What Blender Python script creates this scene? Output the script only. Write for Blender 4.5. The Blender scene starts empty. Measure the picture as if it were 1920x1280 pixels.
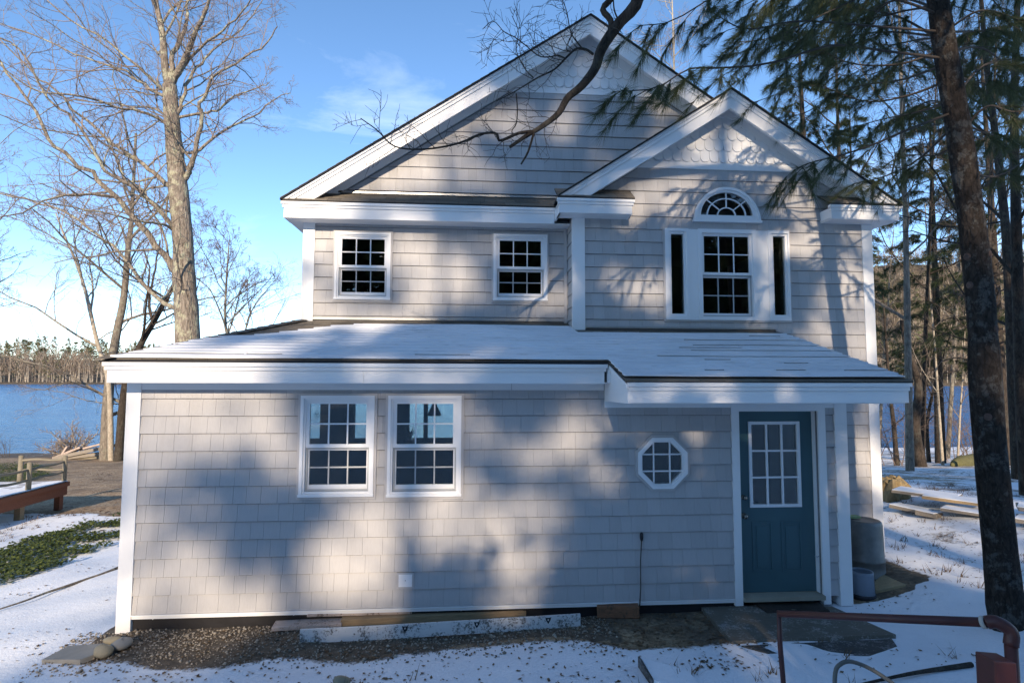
import bpy, math, random
import numpy as np
from mathutils import Vector, Matrix

sc = bpy.context.scene
col = sc.collection
R = math.radians

# ------------------------------------------------------------------ camera
FPX = 1040.0                                   # focal length in pixels of a 1920 px wide frame
CAM = np.array([3.4811, -5.9652, 2.2183])
YAW, PITCH, ROLL = 0.07416, 0.06636, 0.00289
_f = np.array([math.sin(YAW) * math.cos(PITCH), math.cos(YAW) * math.cos(PITCH), math.sin(PITCH)])
_r = np.array([math.cos(YAW), -math.sin(YAW), 0.0])
_u = np.cross(_r, _f)
_r, _u = math.cos(ROLL) * _r + math.sin(ROLL) * _u, -math.sin(ROLL) * _r + math.cos(ROLL) * _u
cd = bpy.data.cameras.new('camera')
cd.sensor_width = 36.0
cd.lens = FPX / 1920 * 36
cd.clip_start = 0.05
cd.clip_end = 3000
cam = bpy.data.objects.new('camera', cd)
col.objects.link(cam)
m = Matrix.Identity(4)
for i in range(3):
    m[i][0], m[i][1], m[i][2], m[i][3] = _r[i], _u[i], -_f[i], CAM[i]
cam.matrix_world = m
sc.camera = cam

# ------------------------------------------------------------------ sky and sun
SUN_EL, SUN_AZ = R(21.0), R(6.0)               # shadows run away from the camera, a touch to the right
TE, TA = math.tan(SUN_EL) / math.cos(SUN_AZ), math.tan(SUN_AZ)
world = bpy.data.worlds.new('World')
sc.world = world
world.use_nodes = True
wn, wl = world.node_tree.nodes, world.node_tree.links
wn.clear()
sky = wn.new('ShaderNodeTexSky')
sky.sky_type = 'NISHITA'
sky.sun_disc = False
sky.sun_elevation = SUN_EL
sky.sun_rotation = math.pi + SUN_AZ
sky.altitude = 200
sky.air_density = 0.6
sky.dust_density = 0.0
sky.ozone_density = 2.6
tc = wn.new('ShaderNodeTexCoord')
mp = wn.new('ShaderNodeMapping')
mp.inputs['Scale'].default_value = (1.2, 3.2, 5.0)
mp.inputs['Rotation'].default_value = (0.2, 0.5, 0.6)
nz = wn.new('ShaderNodeTexNoise')
nz.inputs['Scale'].default_value = 1.6
nz.inputs['Detail'].default_value = 9
nz.inputs['Roughness'].default_value = 0.62
nz.inputs['Distortion'].default_value = 0.6
rp = wn.new('ShaderNodeValToRGB')
rp.color_ramp.elements[0].position = 0.57
rp.color_ramp.elements[0].color = (0, 0, 0, 1)
rp.color_ramp.elements[1].position = 0.90
rp.color_ramp.elements[1].color = (0.34, 0.34, 0.34, 1)
hs = wn.new('ShaderNodeHueSaturation')
hs.inputs['Saturation'].default_value = 1.17
mx = wn.new('ShaderNodeMix')
mx.data_type = 'RGBA'
mx.inputs['B'].default_value = (3.6, 4.8, 6.6, 1)
bg = wn.new('ShaderNodeBackground')
bg.inputs['Strength'].default_value = 0.15
wo = wn.new('ShaderNodeOutputWorld')
wl.new(tc.outputs['Generated'], mp.inputs['Vector'])
wl.new(mp.outputs['Vector'], nz.inputs['Vector'])
wl.new(nz.outputs['Fac'], rp.inputs['Fac'])
wl.new(sky.outputs['Color'], hs.inputs['Color'])
wl.new(hs.outputs['Color'], mx.inputs['A'])
wl.new(rp.outputs['Color'], mx.inputs['Factor'])
wl.new(mx.outputs['Result'], bg.inputs['Color'])
wl.new(bg.outputs['Background'], wo.inputs['Surface'])

sd = bpy.data.lights.new('sun', 'SUN')
sd.energy = 2.0
sd.angle = R(0.7)
sd.color = (0.99, 0.97, 0.94)
sun = bpy.data.objects.new('sun', sd)
col.objects.link(sun)
sun.rotation_euler = Vector((TA, 1.0, -TE)).to_track_quat('-Z', 'Y').to_euler()

sc.view_settings.view_transform = 'Standard'
sc.view_settings.look = 'None'
sc.view_settings.exposure = 1.58
sc.view_settings.gamma = 1.0
sc.view_settings.use_curve_mapping = False
sc.view_settings.use_white_balance = True            # the photograph is balanced a little warm
sc.view_settings.white_balance_temperature = 9000
sc.view_settings.white_balance_tint = 14
sc.cycles.max_bounces = 5
sc.cycles.diffuse_bounces = 3
sc.cycles.glossy_bounces = 3
sc.cycles.transparent_max_bounces = 10
sc.cycles.use_denoising = True

# ------------------------------------------------------------------ helpers: survey of the photograph
def ray(px, py):
    return _f + _r * (px - 960) / FPX - _u * (py - 640) / FPX
def at(px, py, Y):
    """point of the vertical plane y = Y seen at that pixel of the photograph"""
    d = ray(px, py)
    return CAM + d * ((Y - CAM[1]) / d[1])

def sm(t):
    t = min(1.0, max(0.0, t))
    return t * t * (3 - 2 * t)
def vsm(t):
    t = np.clip(t, 0, 1)
    return t * t * (3 - 2 * t)

WATER = -2.0
def H(x, y):
    """height of the ground"""
    x = np.asarray(x, float); y = np.asarray(y, float)
    t = np.clip(-y, 0, 7.5)
    z = -0.31 + 0.02 * t + 0.022 * t * t + np.clip(-y - 7.5, 0, 30) * 0.06
    yy = np.clip(y, 0, None)
    z = z - 0.062 * yy - np.clip(yy - 27, 0, 60) * 0.10
    front = 1 - vsm((y - 3.0) / 6.0)
    z = z + 0.06 * vsm((x - 3.5) / 3.0) * front
    z = z + 0.20 * vsm((x - 7.7) / 1.3) * (1 - vsm((y - 6.0) / 12.0))
    z = z + 0.42 * vsm((x - 9.7) / 2.6) * (1 - vsm((y - 5.0) / 14.0))
    z = z - 0.10 * vsm((-x) / 3.0) * (1 - vsm((y - 4.0) / 8.0))
    bump = 0.02 * np.sin(1.3 * x + 0.6 * y) * np.cos(1.1 * y - 0.4 * x) + 0.011 * np.sin(3.7 * x - 2.1 * y + 1.0) * np.sin(2.9 * y + 1.7 * x)
    return z + bump
_T = 1.0 * 1.0035 ** np.arange(1400)
def gp(px, py):
    """point of the ground seen at that pixel"""
    d = ray(px, py)
    P = CAM[None, :] + d[None, :] * _T[:, None]
    under = P[:, 2] <= H(P[:, 0], P[:, 1])
    i = int(np.argmax(under)) if under.any() else len(_T) - 1
    lo, hi = _T[max(i - 1, 0)], _T[i]
    ts = np.linspace(lo, hi, 60)
    P = CAM[None, :] + d[None, :] * ts[:, None]
    under = P[:, 2] <= H(P[:, 0], P[:, 1])
    P = P[int(np.argmax(under)) if under.any() else -1]
    return np.array([P[0], P[1], float(H(P[0], P[1]))])

# ------------------------------------------------------------------ helpers: objects
def link(name, me, mats, parent=None, smooth=False):
    for mm in (mats if isinstance(mats, (list, tuple)) else [mats]):
        me.materials.append(mm)
    if smooth:
        me.polygons.foreach_set('use_smooth', [True] * len(me.polygons))
    o = bpy.data.objects.new(name, me)
    col.objects.link(o)
    if parent is not None:
        adopt(o, parent)
    return o
def adopt(o, parent):
    o.parent = parent
    base = parent
    while base.parent is not None:
        base = base.parent
    if parent.parent is None:
        o.matrix_parent_inverse = Matrix.Translation(-parent.location)
def thing(name, loc, label, cat, group=None):
    o = bpy.data.objects.new(name, None)
    o.empty_display_size = 0.2
    o.location = Vector([float(v) for v in loc])
    col.objects.link(o)
    tag(o, label, cat, group)
    return o
def tag(o, label, cat, group=None):
    o['label'] = label
    o['category'] = cat
    if group:
        o['group'] = group
    return o
def kind(o, k, label=None):
    o['kind'] = k
    if label:
        o['label'] = label
    return o

class MB:
    """collects faces for ONE mesh object"""
    def __init__(s):
        s.V = []; s.F = []; s.M = []
    def add(s, vs, fs, mi=0):
        n = len(s.V)
        s.V.extend([tuple(map(float, v)) for v in vs])
        s.F.extend([tuple(n + i for i in f) for f in fs])
        s.M.extend([mi] * len(fs))
        return s
    def box(s, x0, x1, y0, y1, z0, z1, mi=0):
        return s.add([(x0, y0, z0), (x1, y0, z0), (x1, y1, z0), (x0, y1, z0), (x0, y0, z1), (x1, y0, z1), (x1, y1, z1), (x0, y1, z1)],
                     [(0, 1, 5, 4), (1, 2, 6, 5), (2, 3, 7, 6), (3, 0, 4, 7), (4, 5, 6, 7), (3, 2, 1, 0)], mi)
    def prism(s, poly, y0, y1, mi=0):
        """polygon in x,z extruded along y"""
        n = len(poly)
        if area(poly) < 0:
            poly = poly[::-1]
        vs = [(p[0], y0, p[1]) for p in poly] + [(p[0], y1, p[1]) for p in poly]
        fs = [tuple(range(n)), tuple(range(2 * n - 1, n - 1, -1))]
        fs += [(i, i + n, (i + 1) % n + n, (i + 1) % n) for i in range(n)]
        return s.add(vs, fs, mi)
    def hexa(s, a, mi=0):
        """eight corners: bottom ring then top ring"""
        return s.add(a, [(0, 1, 5, 4), (1, 2, 6, 5), (2, 3, 7, 6), (3, 0, 4, 7), (4, 5, 6, 7), (3, 2, 1, 0)], mi)
    def obox(s, c, ax, ay, az, mi=0):
        """oriented box: centre and three half vectors"""
        c, ax, ay, az = [np.asarray(v, float) for v in (c, ax, ay, az)]
        q = [c + sx * ax + sy * ay + sz * az for sz in (-1, 1) for sx, sy in ((-1, -1), (1, -1), (1, 1), (-1, 1))]
        return s.hexa(q, mi)
    def tube(s, pts, rad, n=8, mi=0, cap=True):
        pts = np.asarray(pts, float)
        k = len(pts)
        rad = np.broadcast_to(np.asarray(rad, float), (k,))
        v, f = ring_mesh(pts, rad, n)
        fl = [tuple(q) for q in f.tolist()]
        if cap:
            fl += [tuple(range(n - 1, -1, -1)), tuple(range((k - 1) * n, k * n))]
        return s.add(v.tolist(), fl, mi)
    def lathe(s, c, prof, n=24, mi=0):
        """profile of (radius, z) pairs about a vertical axis"""
        c = np.asarray(c, float)
        vs = []
        for r_, z_ in prof:
            for i in range(n):
                a = 2 * math.pi * i / n
                vs.append((c[0] + r_ * math.cos(a), c[1] + r_ * math.sin(a), c[2] + z_))
        fs = []
        for j in range(len(prof) - 1):
            for i in range(n):
                fs.append((j * n + i, j * n + (i + 1) % n, (j + 1) * n + (i + 1) % n, (j + 1) * n + i))
        return s.add(vs, fs, mi)
    def mesh(s, name):
        me = bpy.data.meshes.new(name)
        me.from_pydata(s.V, [], s.F)
        if any(s.M):
            me.polygons.foreach_set('material_index', s.M)
        me.update()
        return me
    def build(s, name, mats, parent=None, smooth=False):
        return link(name, s.mesh(name), mats, parent, smooth)

def ring_mesh(pts, rad, n):
    k = len(pts)
    t = np.empty_like(pts)
    t[1:-1] = pts[2:] - pts[:-2]
    t[0] = pts[1] - pts[0]
    t[-1] = pts[-1] - pts[-2]
    t /= np.linalg.norm(t, axis=1)[:, None] + 1e-12
    mean = pts[-1] - pts[0]
    ref = np.array([1.0, 0, 0]) if abs(mean[0]) < 0.6 * np.linalg.norm(mean) else np.array([0.0, 1, 0])
    a = np.cross(t, ref); a /= np.linalg.norm(a, axis=1)[:, None] + 1e-12
    b = np.cross(t, a)
    ang = np.arange(n) * 2 * math.pi / n
    v = pts[:, None, :] + rad[:, None, None] * (np.cos(ang)[None, :, None] * a[:, None, :] + np.sin(ang)[None, :, None] * b[:, None, :])
    i = np.arange(k - 1)[:, None] * n; j = np.arange(n)[None, :]
    f = np.stack([i + j, i + (j + 1) % n, i + n + (j + 1) % n, i + n + j], axis=-1).reshape(-1, 4)
    return v.reshape(-1, 3), f

def ring_batch(P, Rd, n):
    """many tubes of k points each: P (m,k,3), Rd (m,k)"""
    m_, k = P.shape[:2]
    t = np.empty_like(P)
    t[:, 1:-1] = P[:, 2:] - P[:, :-2]
    t[:, 0] = P[:, 1] - P[:, 0]
    t[:, -1] = P[:, -1] - P[:, -2]
    t /= np.linalg.norm(t, axis=2)[..., None] + 1e-12
    mean = P[:, -1] - P[:, 0]
    ref = np.where((np.abs(mean[:, 0]) < 0.6 * np.linalg.norm(mean, axis=1))[:, None], np.array([[1.0, 0, 0]]), np.array([[0.0, 1, 0]]))[:, None, :]
    a = np.cross(t, np.broadcast_to(ref, t.shape)); a /= np.linalg.norm(a, axis=2)[..., None] + 1e-12
    b = np.cross(t, a)
    ang = np.arange(n) * 2 * math.pi / n
    v = P[:, :, None, :] + Rd[:, :, None, None] * (np.cos(ang)[None, None, :, None] * a[:, :, None, :] + np.sin(ang)[None, None, :, None] * b[:, :, None, :])
    i = np.arange(k - 1)[:, None] * n; j = np.arange(n)[None, :]
    f = np.stack([i + j, i + (j + 1) % n, i + n + (j + 1) % n, i + n + j], axis=-1).reshape(-1, 4)
    F = (f[None] + (np.arange(m_) * k * n)[:, None, None]).reshape(-1, 4)
    return v.reshape(-1, 3), F

class TB:
    """fast collector for wood tubes and leaf triangles (numpy)"""
    def __init__(s):
        s.v = []; s.q = []; s.t = []; s.n = 0; s.pend = {}
    def tube(s, pts, rad, n):
        s.pend.setdefault((len(pts), n), []).append((np.asarray(pts)[None], np.asarray(rad)[None]))
    def tubes(s, P, Rd, n):
        s.pend.setdefault((P.shape[1], n), []).append((P, Rd))
    def flush(s):
        for (k, n), lst in s.pend.items():
            v, f = ring_batch(np.concatenate([a for a, b in lst]), np.concatenate([b for a, b in lst]), n)
            s.v.append(v); s.q.append(f + s.n); s.n += len(v)
        s.pend = {}
    def tris(s, v):
        """v: (k,3,3)"""
        k = len(v)
        s.v.append(v.reshape(-1, 3)); s.t.append(np.arange(k * 3).reshape(k, 3) + s.n); s.n += k * 3
    def raw(s, v, f):
        s.v.append(v)
        (s.q if f.shape[1] == 4 else s.t).append(f + s.n); s.n += len(v)
    def build(s, name, mat, parent=None, smooth=True):
        s.flush()
        v = np.concatenate(s.v) if s.v else np.zeros((0, 3))
        q = np.concatenate(s.q) if s.q else np.zeros((0, 4), int)
        t = np.concatenate(s.t) if s.t else np.zeros((0, 3), int)
        me = bpy.data.meshes.new(name)
        me.vertices.add(len(v)); me.vertices.foreach_set('co', v.astype(np.float32).ravel())
        loops = np.concatenate([q.ravel(), t.ravel()]).astype(np.int32)
        me.loops.add(len(loops)); me.loops.foreach_set('vertex_index', loops)
        nf = len(q) + len(t)
        me.polygons.add(nf)
        st = np.concatenate([np.arange(len(q)) * 4, len(q) * 4 + np.arange(len(t)) * 3]).astype(np.int32)
        me.polygons.foreach_set('loop_start', st)
        if smooth:
            me.polygons.foreach_set('use_smooth', np.ones(nf, bool))
        me.update(calc_edges=True)
        return link(name, me, mat, parent)

# ------------------------------------------------------------------ helpers: polygons in the wall plane
def area(p):
    return 0.5 * sum(p[i][0] * p[(i + 1) % len(p)][1] - p[(i + 1) % len(p)][0] * p[i][1] for i in range(len(p)))
def cut(poly, a, b, keep_left=True):
    """part of a convex polygon on one side of the line a-b"""
    out = []
    sgn = 1 if keep_left else -1
    def side(p):
        return sgn * ((b[0] - a[0]) * (p[1] - a[1]) - (b[1] - a[1]) * (p[0] - a[0]))
    for i in range(len(poly)):
        p, q = poly[i], poly[(i + 1) % len(poly)]
        sp, sq = side(p), side(q)
        if sp >= 0:
            out.append(p)
        if (sp > 1e-12 and sq < -1e-12) or (sp < -1e-12 and sq > 1e-12):
            t = sp / (sp - sq)
            out.append((p[0] + t * (q[0] - p[0]), p[1] + t * (q[1] - p[1])))
    return out if len(out) >= 3 and abs(area(out)) > 1e-6 else []
def clip(poly, conv):
    for i in range(len(conv)):
        if not poly:
            return []
        poly = cut(poly, conv[i], conv[(i + 1) % len(conv)])
    return poly
def minus(polys, hole):
    res = []
    for p in polys:
        if not clip(p, hole):
            res.append(p)
            continue
        rest = p
        for i in range(len(hole)):
            if not rest:
                break
            o = cut(rest, hole[i], hole[(i + 1) % len(hole)], False)
            if o:
                res.append(o)
            rest = cut(rest, hole[i], hole[(i + 1) % len(hole)])
    return res
def rect(x0, x1, z0, z1):
    return [(x0, z0), (x1, z0), (x1, z1), (x0, z1)]
def ngon(cx, cz, r, n, a0=0.0, sz=1.0):
    return [(cx + r * math.cos(a0 + 2 * math.pi * i / n), cz + sz * r * math.sin(a0 + 2 * math.pi * i / n)) for i in range(n)]
# ------------------------------------------------------------------ materials
class NT:
    def __init__(s, name):
        s.m = bpy.data.materials.new(name)
        s.m.use_nodes = True
        s.t = s.m.node_tree
        s.n = s.t.nodes
        s.b = s.n['Principled BSDF']
        s._co = None
    def new(s, kind_, **kw):
        nd = s.n.new(kind_)
        for k, v in kw.items():
            setattr(nd, k, v)
        return nd
    def ln(s, a, b):
        s.t.links.new(a, b)
    def co(s, scale=(1, 1, 1), rot=(0, 0, 0)):
        g = s.new('ShaderNodeNewGeometry')
        mp_ = s.new('ShaderNodeMapping')
        mp_.inputs['Scale'].default_value = scale
        mp_.inputs['Rotation'].default_value = rot
        s.ln(g.outputs['Position'], mp_.inputs['Vector'])
        return mp_.outputs['Vector']
    def noise(s, scale=5, detail=4, rough=0.55, vec=None, dist=0.0):
        nd = s.new('ShaderNodeTexNoise')
        nd.inputs['Scale'].default_value = scale
        nd.inputs['Detail'].default_value = detail
        nd.inputs['Roughness'].default_value = rough
        nd.inputs['Distortion'].default_value = dist
        s.ln(vec if vec is not None else s.co(), nd.inputs['Vector'])
        return nd.outputs['Fac']
    def voro(s, scale=5, vec=None, feature='F1', out='Distance'):
        nd = s.new('ShaderNodeTexVoronoi', feature=feature)
        nd.inputs['Scale'].default_value = scale
        s.ln(vec if vec is not None else s.co(), nd.inputs['Vector'])
        return nd.outputs[out]
    def ramp(s, fac, stops):
        nd = s.new('ShaderNodeValToRGB')
        el = nd.color_ramp.elements
        while len(el) < len(stops):
            el.new(0.5)
        for e, (p, c) in zip(el, stops):
            e.position = p
            e.color = (c if len(c) == 4 else (*c, 1)) if isinstance(c, (tuple, list)) else (c, c, c, 1)
        s.ln(fac, nd.inputs['Fac'])
        return nd.outputs['Color']
    def mix(s, fac, a, b, mode='MIX'):
        nd = s.new('ShaderNodeMix', data_type='RGBA', blend_type=mode)
        for sock, v in (('Factor', fac), ('A', a), ('B', b)):
            if hasattr(v, 'is_linked'):
                s.ln(v, nd.inputs[sock])
            elif sock == 'Factor':
                nd.inputs[sock].default_value = v
            else:
                nd.inputs[sock].default_value = (*v, 1)
        return nd.outputs['Result']
    def math(s, op, a, b=0.0, clamp=False):
        nd = s.new('ShaderNodeMath', operation=op, use_clamp=clamp)
        for i, v in enumerate((a, b)):
            if hasattr(v, 'is_linked'):
                s.ln(v, nd.inputs[i])
            else:
                nd.inputs[i].default_value = v
        return nd.outputs[0]
    def island(s):
        return s.new('ShaderNodeNewGeometry').outputs['Random Per Island']
    def objrand(s):
        return s.new('ShaderNodeObjectInfo').outputs['Random']
    def attr(s, name):
        nd = s.new('ShaderNodeAttribute', attribute_name=name)
        return nd.outputs['Fac']
    def set(s, color=None, rough=None, spec=None, metal=None):
        for k, v in (('Base Color', color), ('Roughness', rough), ('Specular IOR Level', spec), ('Metallic', metal)):
            if v is None:
                continue
            if hasattr(v, 'is_linked'):
                s.ln(v, s.b.inputs[k])
            else:
                s.b.inputs[k].default_value = (*v, 1) if k == 'Base Color' else v
        return s
    def bump(s, h, strength=0.4, dist=0.01):
        nd = s.new('ShaderNodeBump')
        nd.inputs['Strength'].default_value = strength
        nd.inputs['Distance'].default_value = dist
        s.ln(h, nd.inputs['Height'])
        s.ln(nd.outputs['Normal'], s.b.inputs['Normal'])
        return s

def sc3(c, k):
    return tuple(v * k for v in c)
def plain(name, c, rough=0.6, var=0.12, scale=6, detail=5, bump=0.15, bscale=60, bdist=0.003, spec=0.35, metal=0.0, stretch=(1, 1, 1)):
    t = NT(name)
    v = t.co(stretch)
    n = t.noise(scale, detail, 0.6, v)
    t.set(t.ramp(n, [(0.25, sc3(c, 1 - var)), (0.75, sc3(c, 1 + var))]), rough, spec, metal)
    if bump:
        t.bump(t.noise(bscale, 3, 0.5, v), bump, bdist)
    return t.m

def siding_mat():
    t = NT('vinyl_shake_siding')
    g = t.co((38, 38, 1.6))
    grain = t.noise(3.2, 5, 0.6, g)
    c = (0.428, 0.414, 0.41)
    base = t.ramp(grain, [(0.25, sc3(c, 0.94)), (0.75, sc3(c, 1.05))])
    soil = t.noise(0.9, 5, 0.6)
    base = t.mix(t.math('MULTIPLY', soil, 0.12), base, sc3(c, 0.82))
    streak = t.ramp(t.noise(1.0, 6, 0.65, t.co((5.0, 5.0, 0.35))), [(0.52, 0.0), (0.75, 0.22)])
    base = t.mix(streak, base, (0.27, 0.25, 0.235))
    isl = t.math('MULTIPLY_ADD', t.island(), 0.15)
    isl.node.inputs[2].default_value = 0.92
    base = t.mix(1.0, base, isl, 'MULTIPLY')
    t.set(base, 0.55, 0.35)
    t.bump(grain, 0.35, 0.003)
    return t.m
M = {}
M['siding'] = siding_mat()
M['backing'] = plain('siding_backing', (0.18, 0.17, 0.168), 0.8)
M['trim'] = plain('white_pvc_trim', (0.79, 0.785, 0.775), 0.38, 0.03, 1.5, 5, 0.05, 30, 0.001, 0.4)
M['vinyl'] = plain('white_window_vinyl', (0.79, 0.79, 0.79), 0.32, 0.02, 2, 3, 0, spec=0.45)
M['screen'] = plain('grey_screen_frame', (0.42, 0.43, 0.43), 0.45, 0.04, 2, 3, 0)
M['jch'] = plain('siding_channel', (0.47, 0.445, 0.435), 0.5, 0.03, 2, 3, 0)
M['flash'] = plain('metal_flashing', (0.42, 0.42, 0.41), 0.35, 0.1, 4, 4, 0.05, metal=0.6)
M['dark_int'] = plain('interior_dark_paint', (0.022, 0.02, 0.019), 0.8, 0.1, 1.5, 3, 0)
M['teal'] = plain('teal_door_paint', (0.03, 0.112, 0.128), 0.38, 0.05, 3, 4, 0.08, 90, 0.001, 0.45)
M['bronze'] = plain('polished_metal', (0.30, 0.27, 0.23), 0.25, 0.05, 8, 3, 0, metal=1.0)
M['blackmem'] = plain('black_foundation_membrane', (0.016, 0.014, 0.015), 0.62, 0.35, 7, 6, 0.3, 45, 0.004)
M['concrete'] = plain('concrete', (0.30, 0.27, 0.21), 0.85, 0.18, 5, 8, 0.4, 70, 0.004)
M['nail'] = plain('nail_head', (0.6, 0.6, 0.58), 0.4, 0.02, 2, 2, 0)

def roof_mat():
    t = NT('asphalt_shingles')
    n = t.noise(240, 3, 0.7)
    tone = t.ramp(t.island(), [(0.0, (0.075, 0.062, 0.05)), (0.5, (0.13, 0.105, 0.083)), (1.0, (0.19, 0.155, 0.12))])
    tone = t.mix(t.math('MULTIPLY', t.noise(1.4, 4), 0.5), tone, (0.09, 0.08, 0.072))
    t.set(t.mix(t.ramp(n, [(0.35, 0.0), (0.75, 0.55)]), tone, (0.26, 0.23, 0.19)), 0.92, 0.2)
    t.bump(n, 0.5, 0.003)
    return t.m
M['roof'] = roof_mat()
M['roofedge'] = plain('black_roof_edge', (0.02, 0.02, 0.021), 0.8, 0.2)

def snow_mat():
    t = NT('snow')
    n = t.noise(2.0, 6, 0.6)
    c = t.ramp(n, [(0.3, (0.78, 0.80, 0.83)), (0.7, (0.86, 0.87, 0.89))])
    specks = t.ramp(t.noise(55, 4, 0.7), [(0.66, 0.0), (0.74, 0.55)])
    t.set(t.mix(specks, c, (0.45, 0.42, 0.40)), 0.75, 0.25)
    f = t.math('ADD', t.noise(26, 5, 0.6), t.math('MULTIPLY', t.noise(130, 3, 0.6), 0.35))
    t.bump(f, 0.35, 0.012)
    t.b.inputs['Subsurface Weight'].default_value = 0.0
    return t.m
M['snow'] = snow_mat()
def roofsnow_mat():
    t = NT('thin_roof_snow')
    n = t.noise(1.3, 6, 0.6, t.co((0.7, 1.6, 1)))
    c = t.ramp(n, [(0.3, (0.66, 0.67, 0.69)), (0.7, (0.82, 0.83, 0.85))])
    f = t.noise(9, 7, 0.7, t.co((0.35, 3.5, 1)))
    c = t.mix(t.ramp(f, [(0.52, 0.0), (0.72, 0.55)]), c, (0.42, 0.40, 0.39))
    t.set(c, 0.8, 0.2)
    t.bump(t.noise(40, 5, 0.6), 0.4, 0.008)
    return t.m
M['roofsnow'] = roofsnow_mat()

def ground_mat():
    t = NT('ground_snow_and_litter')
    s_, l_, g_ = t.attr('snow_cover'), t.attr('leaf_cover'), t.attr('grass_cover')
    # leaf litter
    lv = t.voro(34, t.co((1, 1, 1)), out='Color')
    lf = t.ramp(lv, [(0.1, (0.15, 0.09, 0.05)), (0.45, (0.33, 0.22, 0.13)), (0.75, (0.46, 0.33, 0.21)), (1.0, (0.58, 0.45, 0.32))])
    lf = t.mix(t.ramp(t.noise(1.1, 7, 0.65), [(0.42, 0.0), (0.62, 0.7)]), lf, (0.14, 0.085, 0.05))
    lf = t.mix(t.ramp(t.noise(6.0, 6, 0.7), [(0.5, 0.0), (0.66, 0.6)]), lf, (0.40, 0.30, 0.20))
    # bare dirt
    dn = t.noise(13, 9, 0.7)
    dirt = t.ramp(dn, [(0.3, (0.06, 0.045, 0.033)), (0.55, (0.14, 0.107, 0.078)), (0.8, (0.27, 0.21, 0.155))])
    base = t.mix(t.ramp(t.math('SUBTRACT', t.math('ADD', l_, 0.5), t.noise(2.6, 7, 0.65)), [(0.40, 0.0), (0.60, 1.0)]), dirt, lf)
    gr = t.ramp(t.noise(60, 4, 0.7), [(0.3, (0.035, 0.05, 0.012)), (0.7, (0.15, 0.15, 0.06))])
    base = t.mix(t.ramp(t.math('SUBTRACT', t.math('ADD', g_, 0.5), t.noise(3.0, 7, 0.65)), [(0.45, 0.0), (0.6, 1.0)]), base, gr)
    # snow: thin cover, broken up by noise
    n1 = t.noise(1.7, 9, 0.66)
    n2 = t.noise(17, 5, 0.7)
    n = t.math('ADD', t.math('MULTIPLY', n1, 0.55), t.math('ADD', t.math('MULTIPLY', n2, 0.30), t.math('MULTIPLY', t.noise(5.5, 6, 0.7), 0.15)))
    fac = t.ramp(t.math('SUBTRACT', t.math('ADD', s_, 0.5), n), [(0.47, 0.0), (0.56, 1.0)])
    sn = t.ramp(t.noise(2.5, 5), [(0.3, (0.76, 0.78, 0.81)), (0.7, (0.85, 0.86, 0.88))])
    sn = t.mix(t.ramp(t.noise(70, 5, 0.75), [(0.62, 0.0), (0.72, 0.75)]), sn, (0.28, 0.22, 0.17))
    t.set(t.mix(fac, base, sn), 0.85, 0.2)
    hgt = t.math('ADD', t.math('MULTIPLY', fac, 0.9), t.math('ADD', t.math('MULTIPLY', t.noise(38, 5, 0.65), 0.5), t.math('MULTIPLY', n2, 0.6)))
    t.bump(hgt, 0.55, 0.022)
    return t.m
M['ground'] = ground_mat()

def water_mat():
    t = NT('lake_water')
    v = t.co((0.55, 1.5, 1))
    n = t.math('ADD', t.math('MULTIPLY', t.noise(0.38, 5, 0.65, t.co((0.4, 1.3, 1)), 0.8), 2.2), t.math('ADD', t.noise(1.1, 4, 0.6, v, 0.6), t.math('MULTIPLY', t.noise(4.5, 3, 0.6, v), 0.4)))
    big = t.noise(0.05, 3, 0.5, t.co((0.35, 1, 1)))
    t.set(t.ramp(big, [(0.3, (0.006, 0.12, 0.32)), (0.7, (0.014, 0.17, 0.40))]), 0.22, 0.2)
    t.bump(n, 1.0, 0.8)
    return t.m
M['water'] = water_mat()

def bark(name, dark, light, lichen=None, lam=0.5, vs=0.25, scale=14, bd=0.02, ls=6.0):
    t = NT(name)
    v = t.co((1, 1, vs))
    n = t.noise(scale, 7, 0.65, v, 0.8)
    c = t.ramp(n, [(0.3, dark), (0.7, light)])
    if lichen is not None:
        c = t.mix(t.ramp(t.math('ADD', t.math('MULTIPLY', t.noise(ls, 8, 0.75), 0.65), t.math('MULTIPLY', t.noise(ls * 0.25, 3), 0.35)), [(0.52, 0.0), (0.58, lam)]), c, lichen)
    c = t.mix(t.ramp(t.voro(scale * 0.9, v, 'DISTANCE_TO_EDGE'), [(0.0, 0.45), (0.07, 0.0)]), c, sc3(dark, 0.5))
    t.set(c, 0.9, 0.15)
    t.bump(t.math('ADD', n, t.math('MULTIPLY', t.voro(scale * 1.3, v), 0.6)), 0.8, bd)
    return t.m
M['maple'] = bark('maple_bark', (0.09, 0.07, 0.055), (0.40, 0.335, 0.275), (0.46, 0.45, 0.32), 0.75, 0.22, 17, 0.05, 5.0)
M['greybark'] = bark('grey_bark', (0.10, 0.085, 0.07), (0.30, 0.25, 0.205), (0.30, 0.31, 0.24), 0.35)
M['darkbark'] = bark('dark_bark', (0.022, 0.017, 0.014), (0.085, 0.065, 0.052), (0.11, 0.11, 0.09), 0.3, 0.3, 16)
M['pinebark'] = bark('pine_bark', (0.014, 0.011, 0.009), (0.06, 0.046, 0.038), (0.15, 0.15, 0.14), 0.4, 0.4, 22, 0.04, 14.0)
M['palebark'] = bark('pale_bark', (0.28, 0.23, 0.18), (0.52, 0.45, 0.36), None, 0.2, 0.5, 9)
M['twig'] = plain('twig_bark', (0.17, 0.12, 0.10), 0.85, 0.3, 3, 4, 0)
M['twigpale'] = plain('pale_twig_bark', (0.25, 0.19, 0.155), 0.85, 0.25, 3, 4, 0)
M['twigdark'] = plain('dark_twig_bark', (0.075, 0.058, 0.047), 0.85, 0.3, 3, 4, 0)

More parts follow.
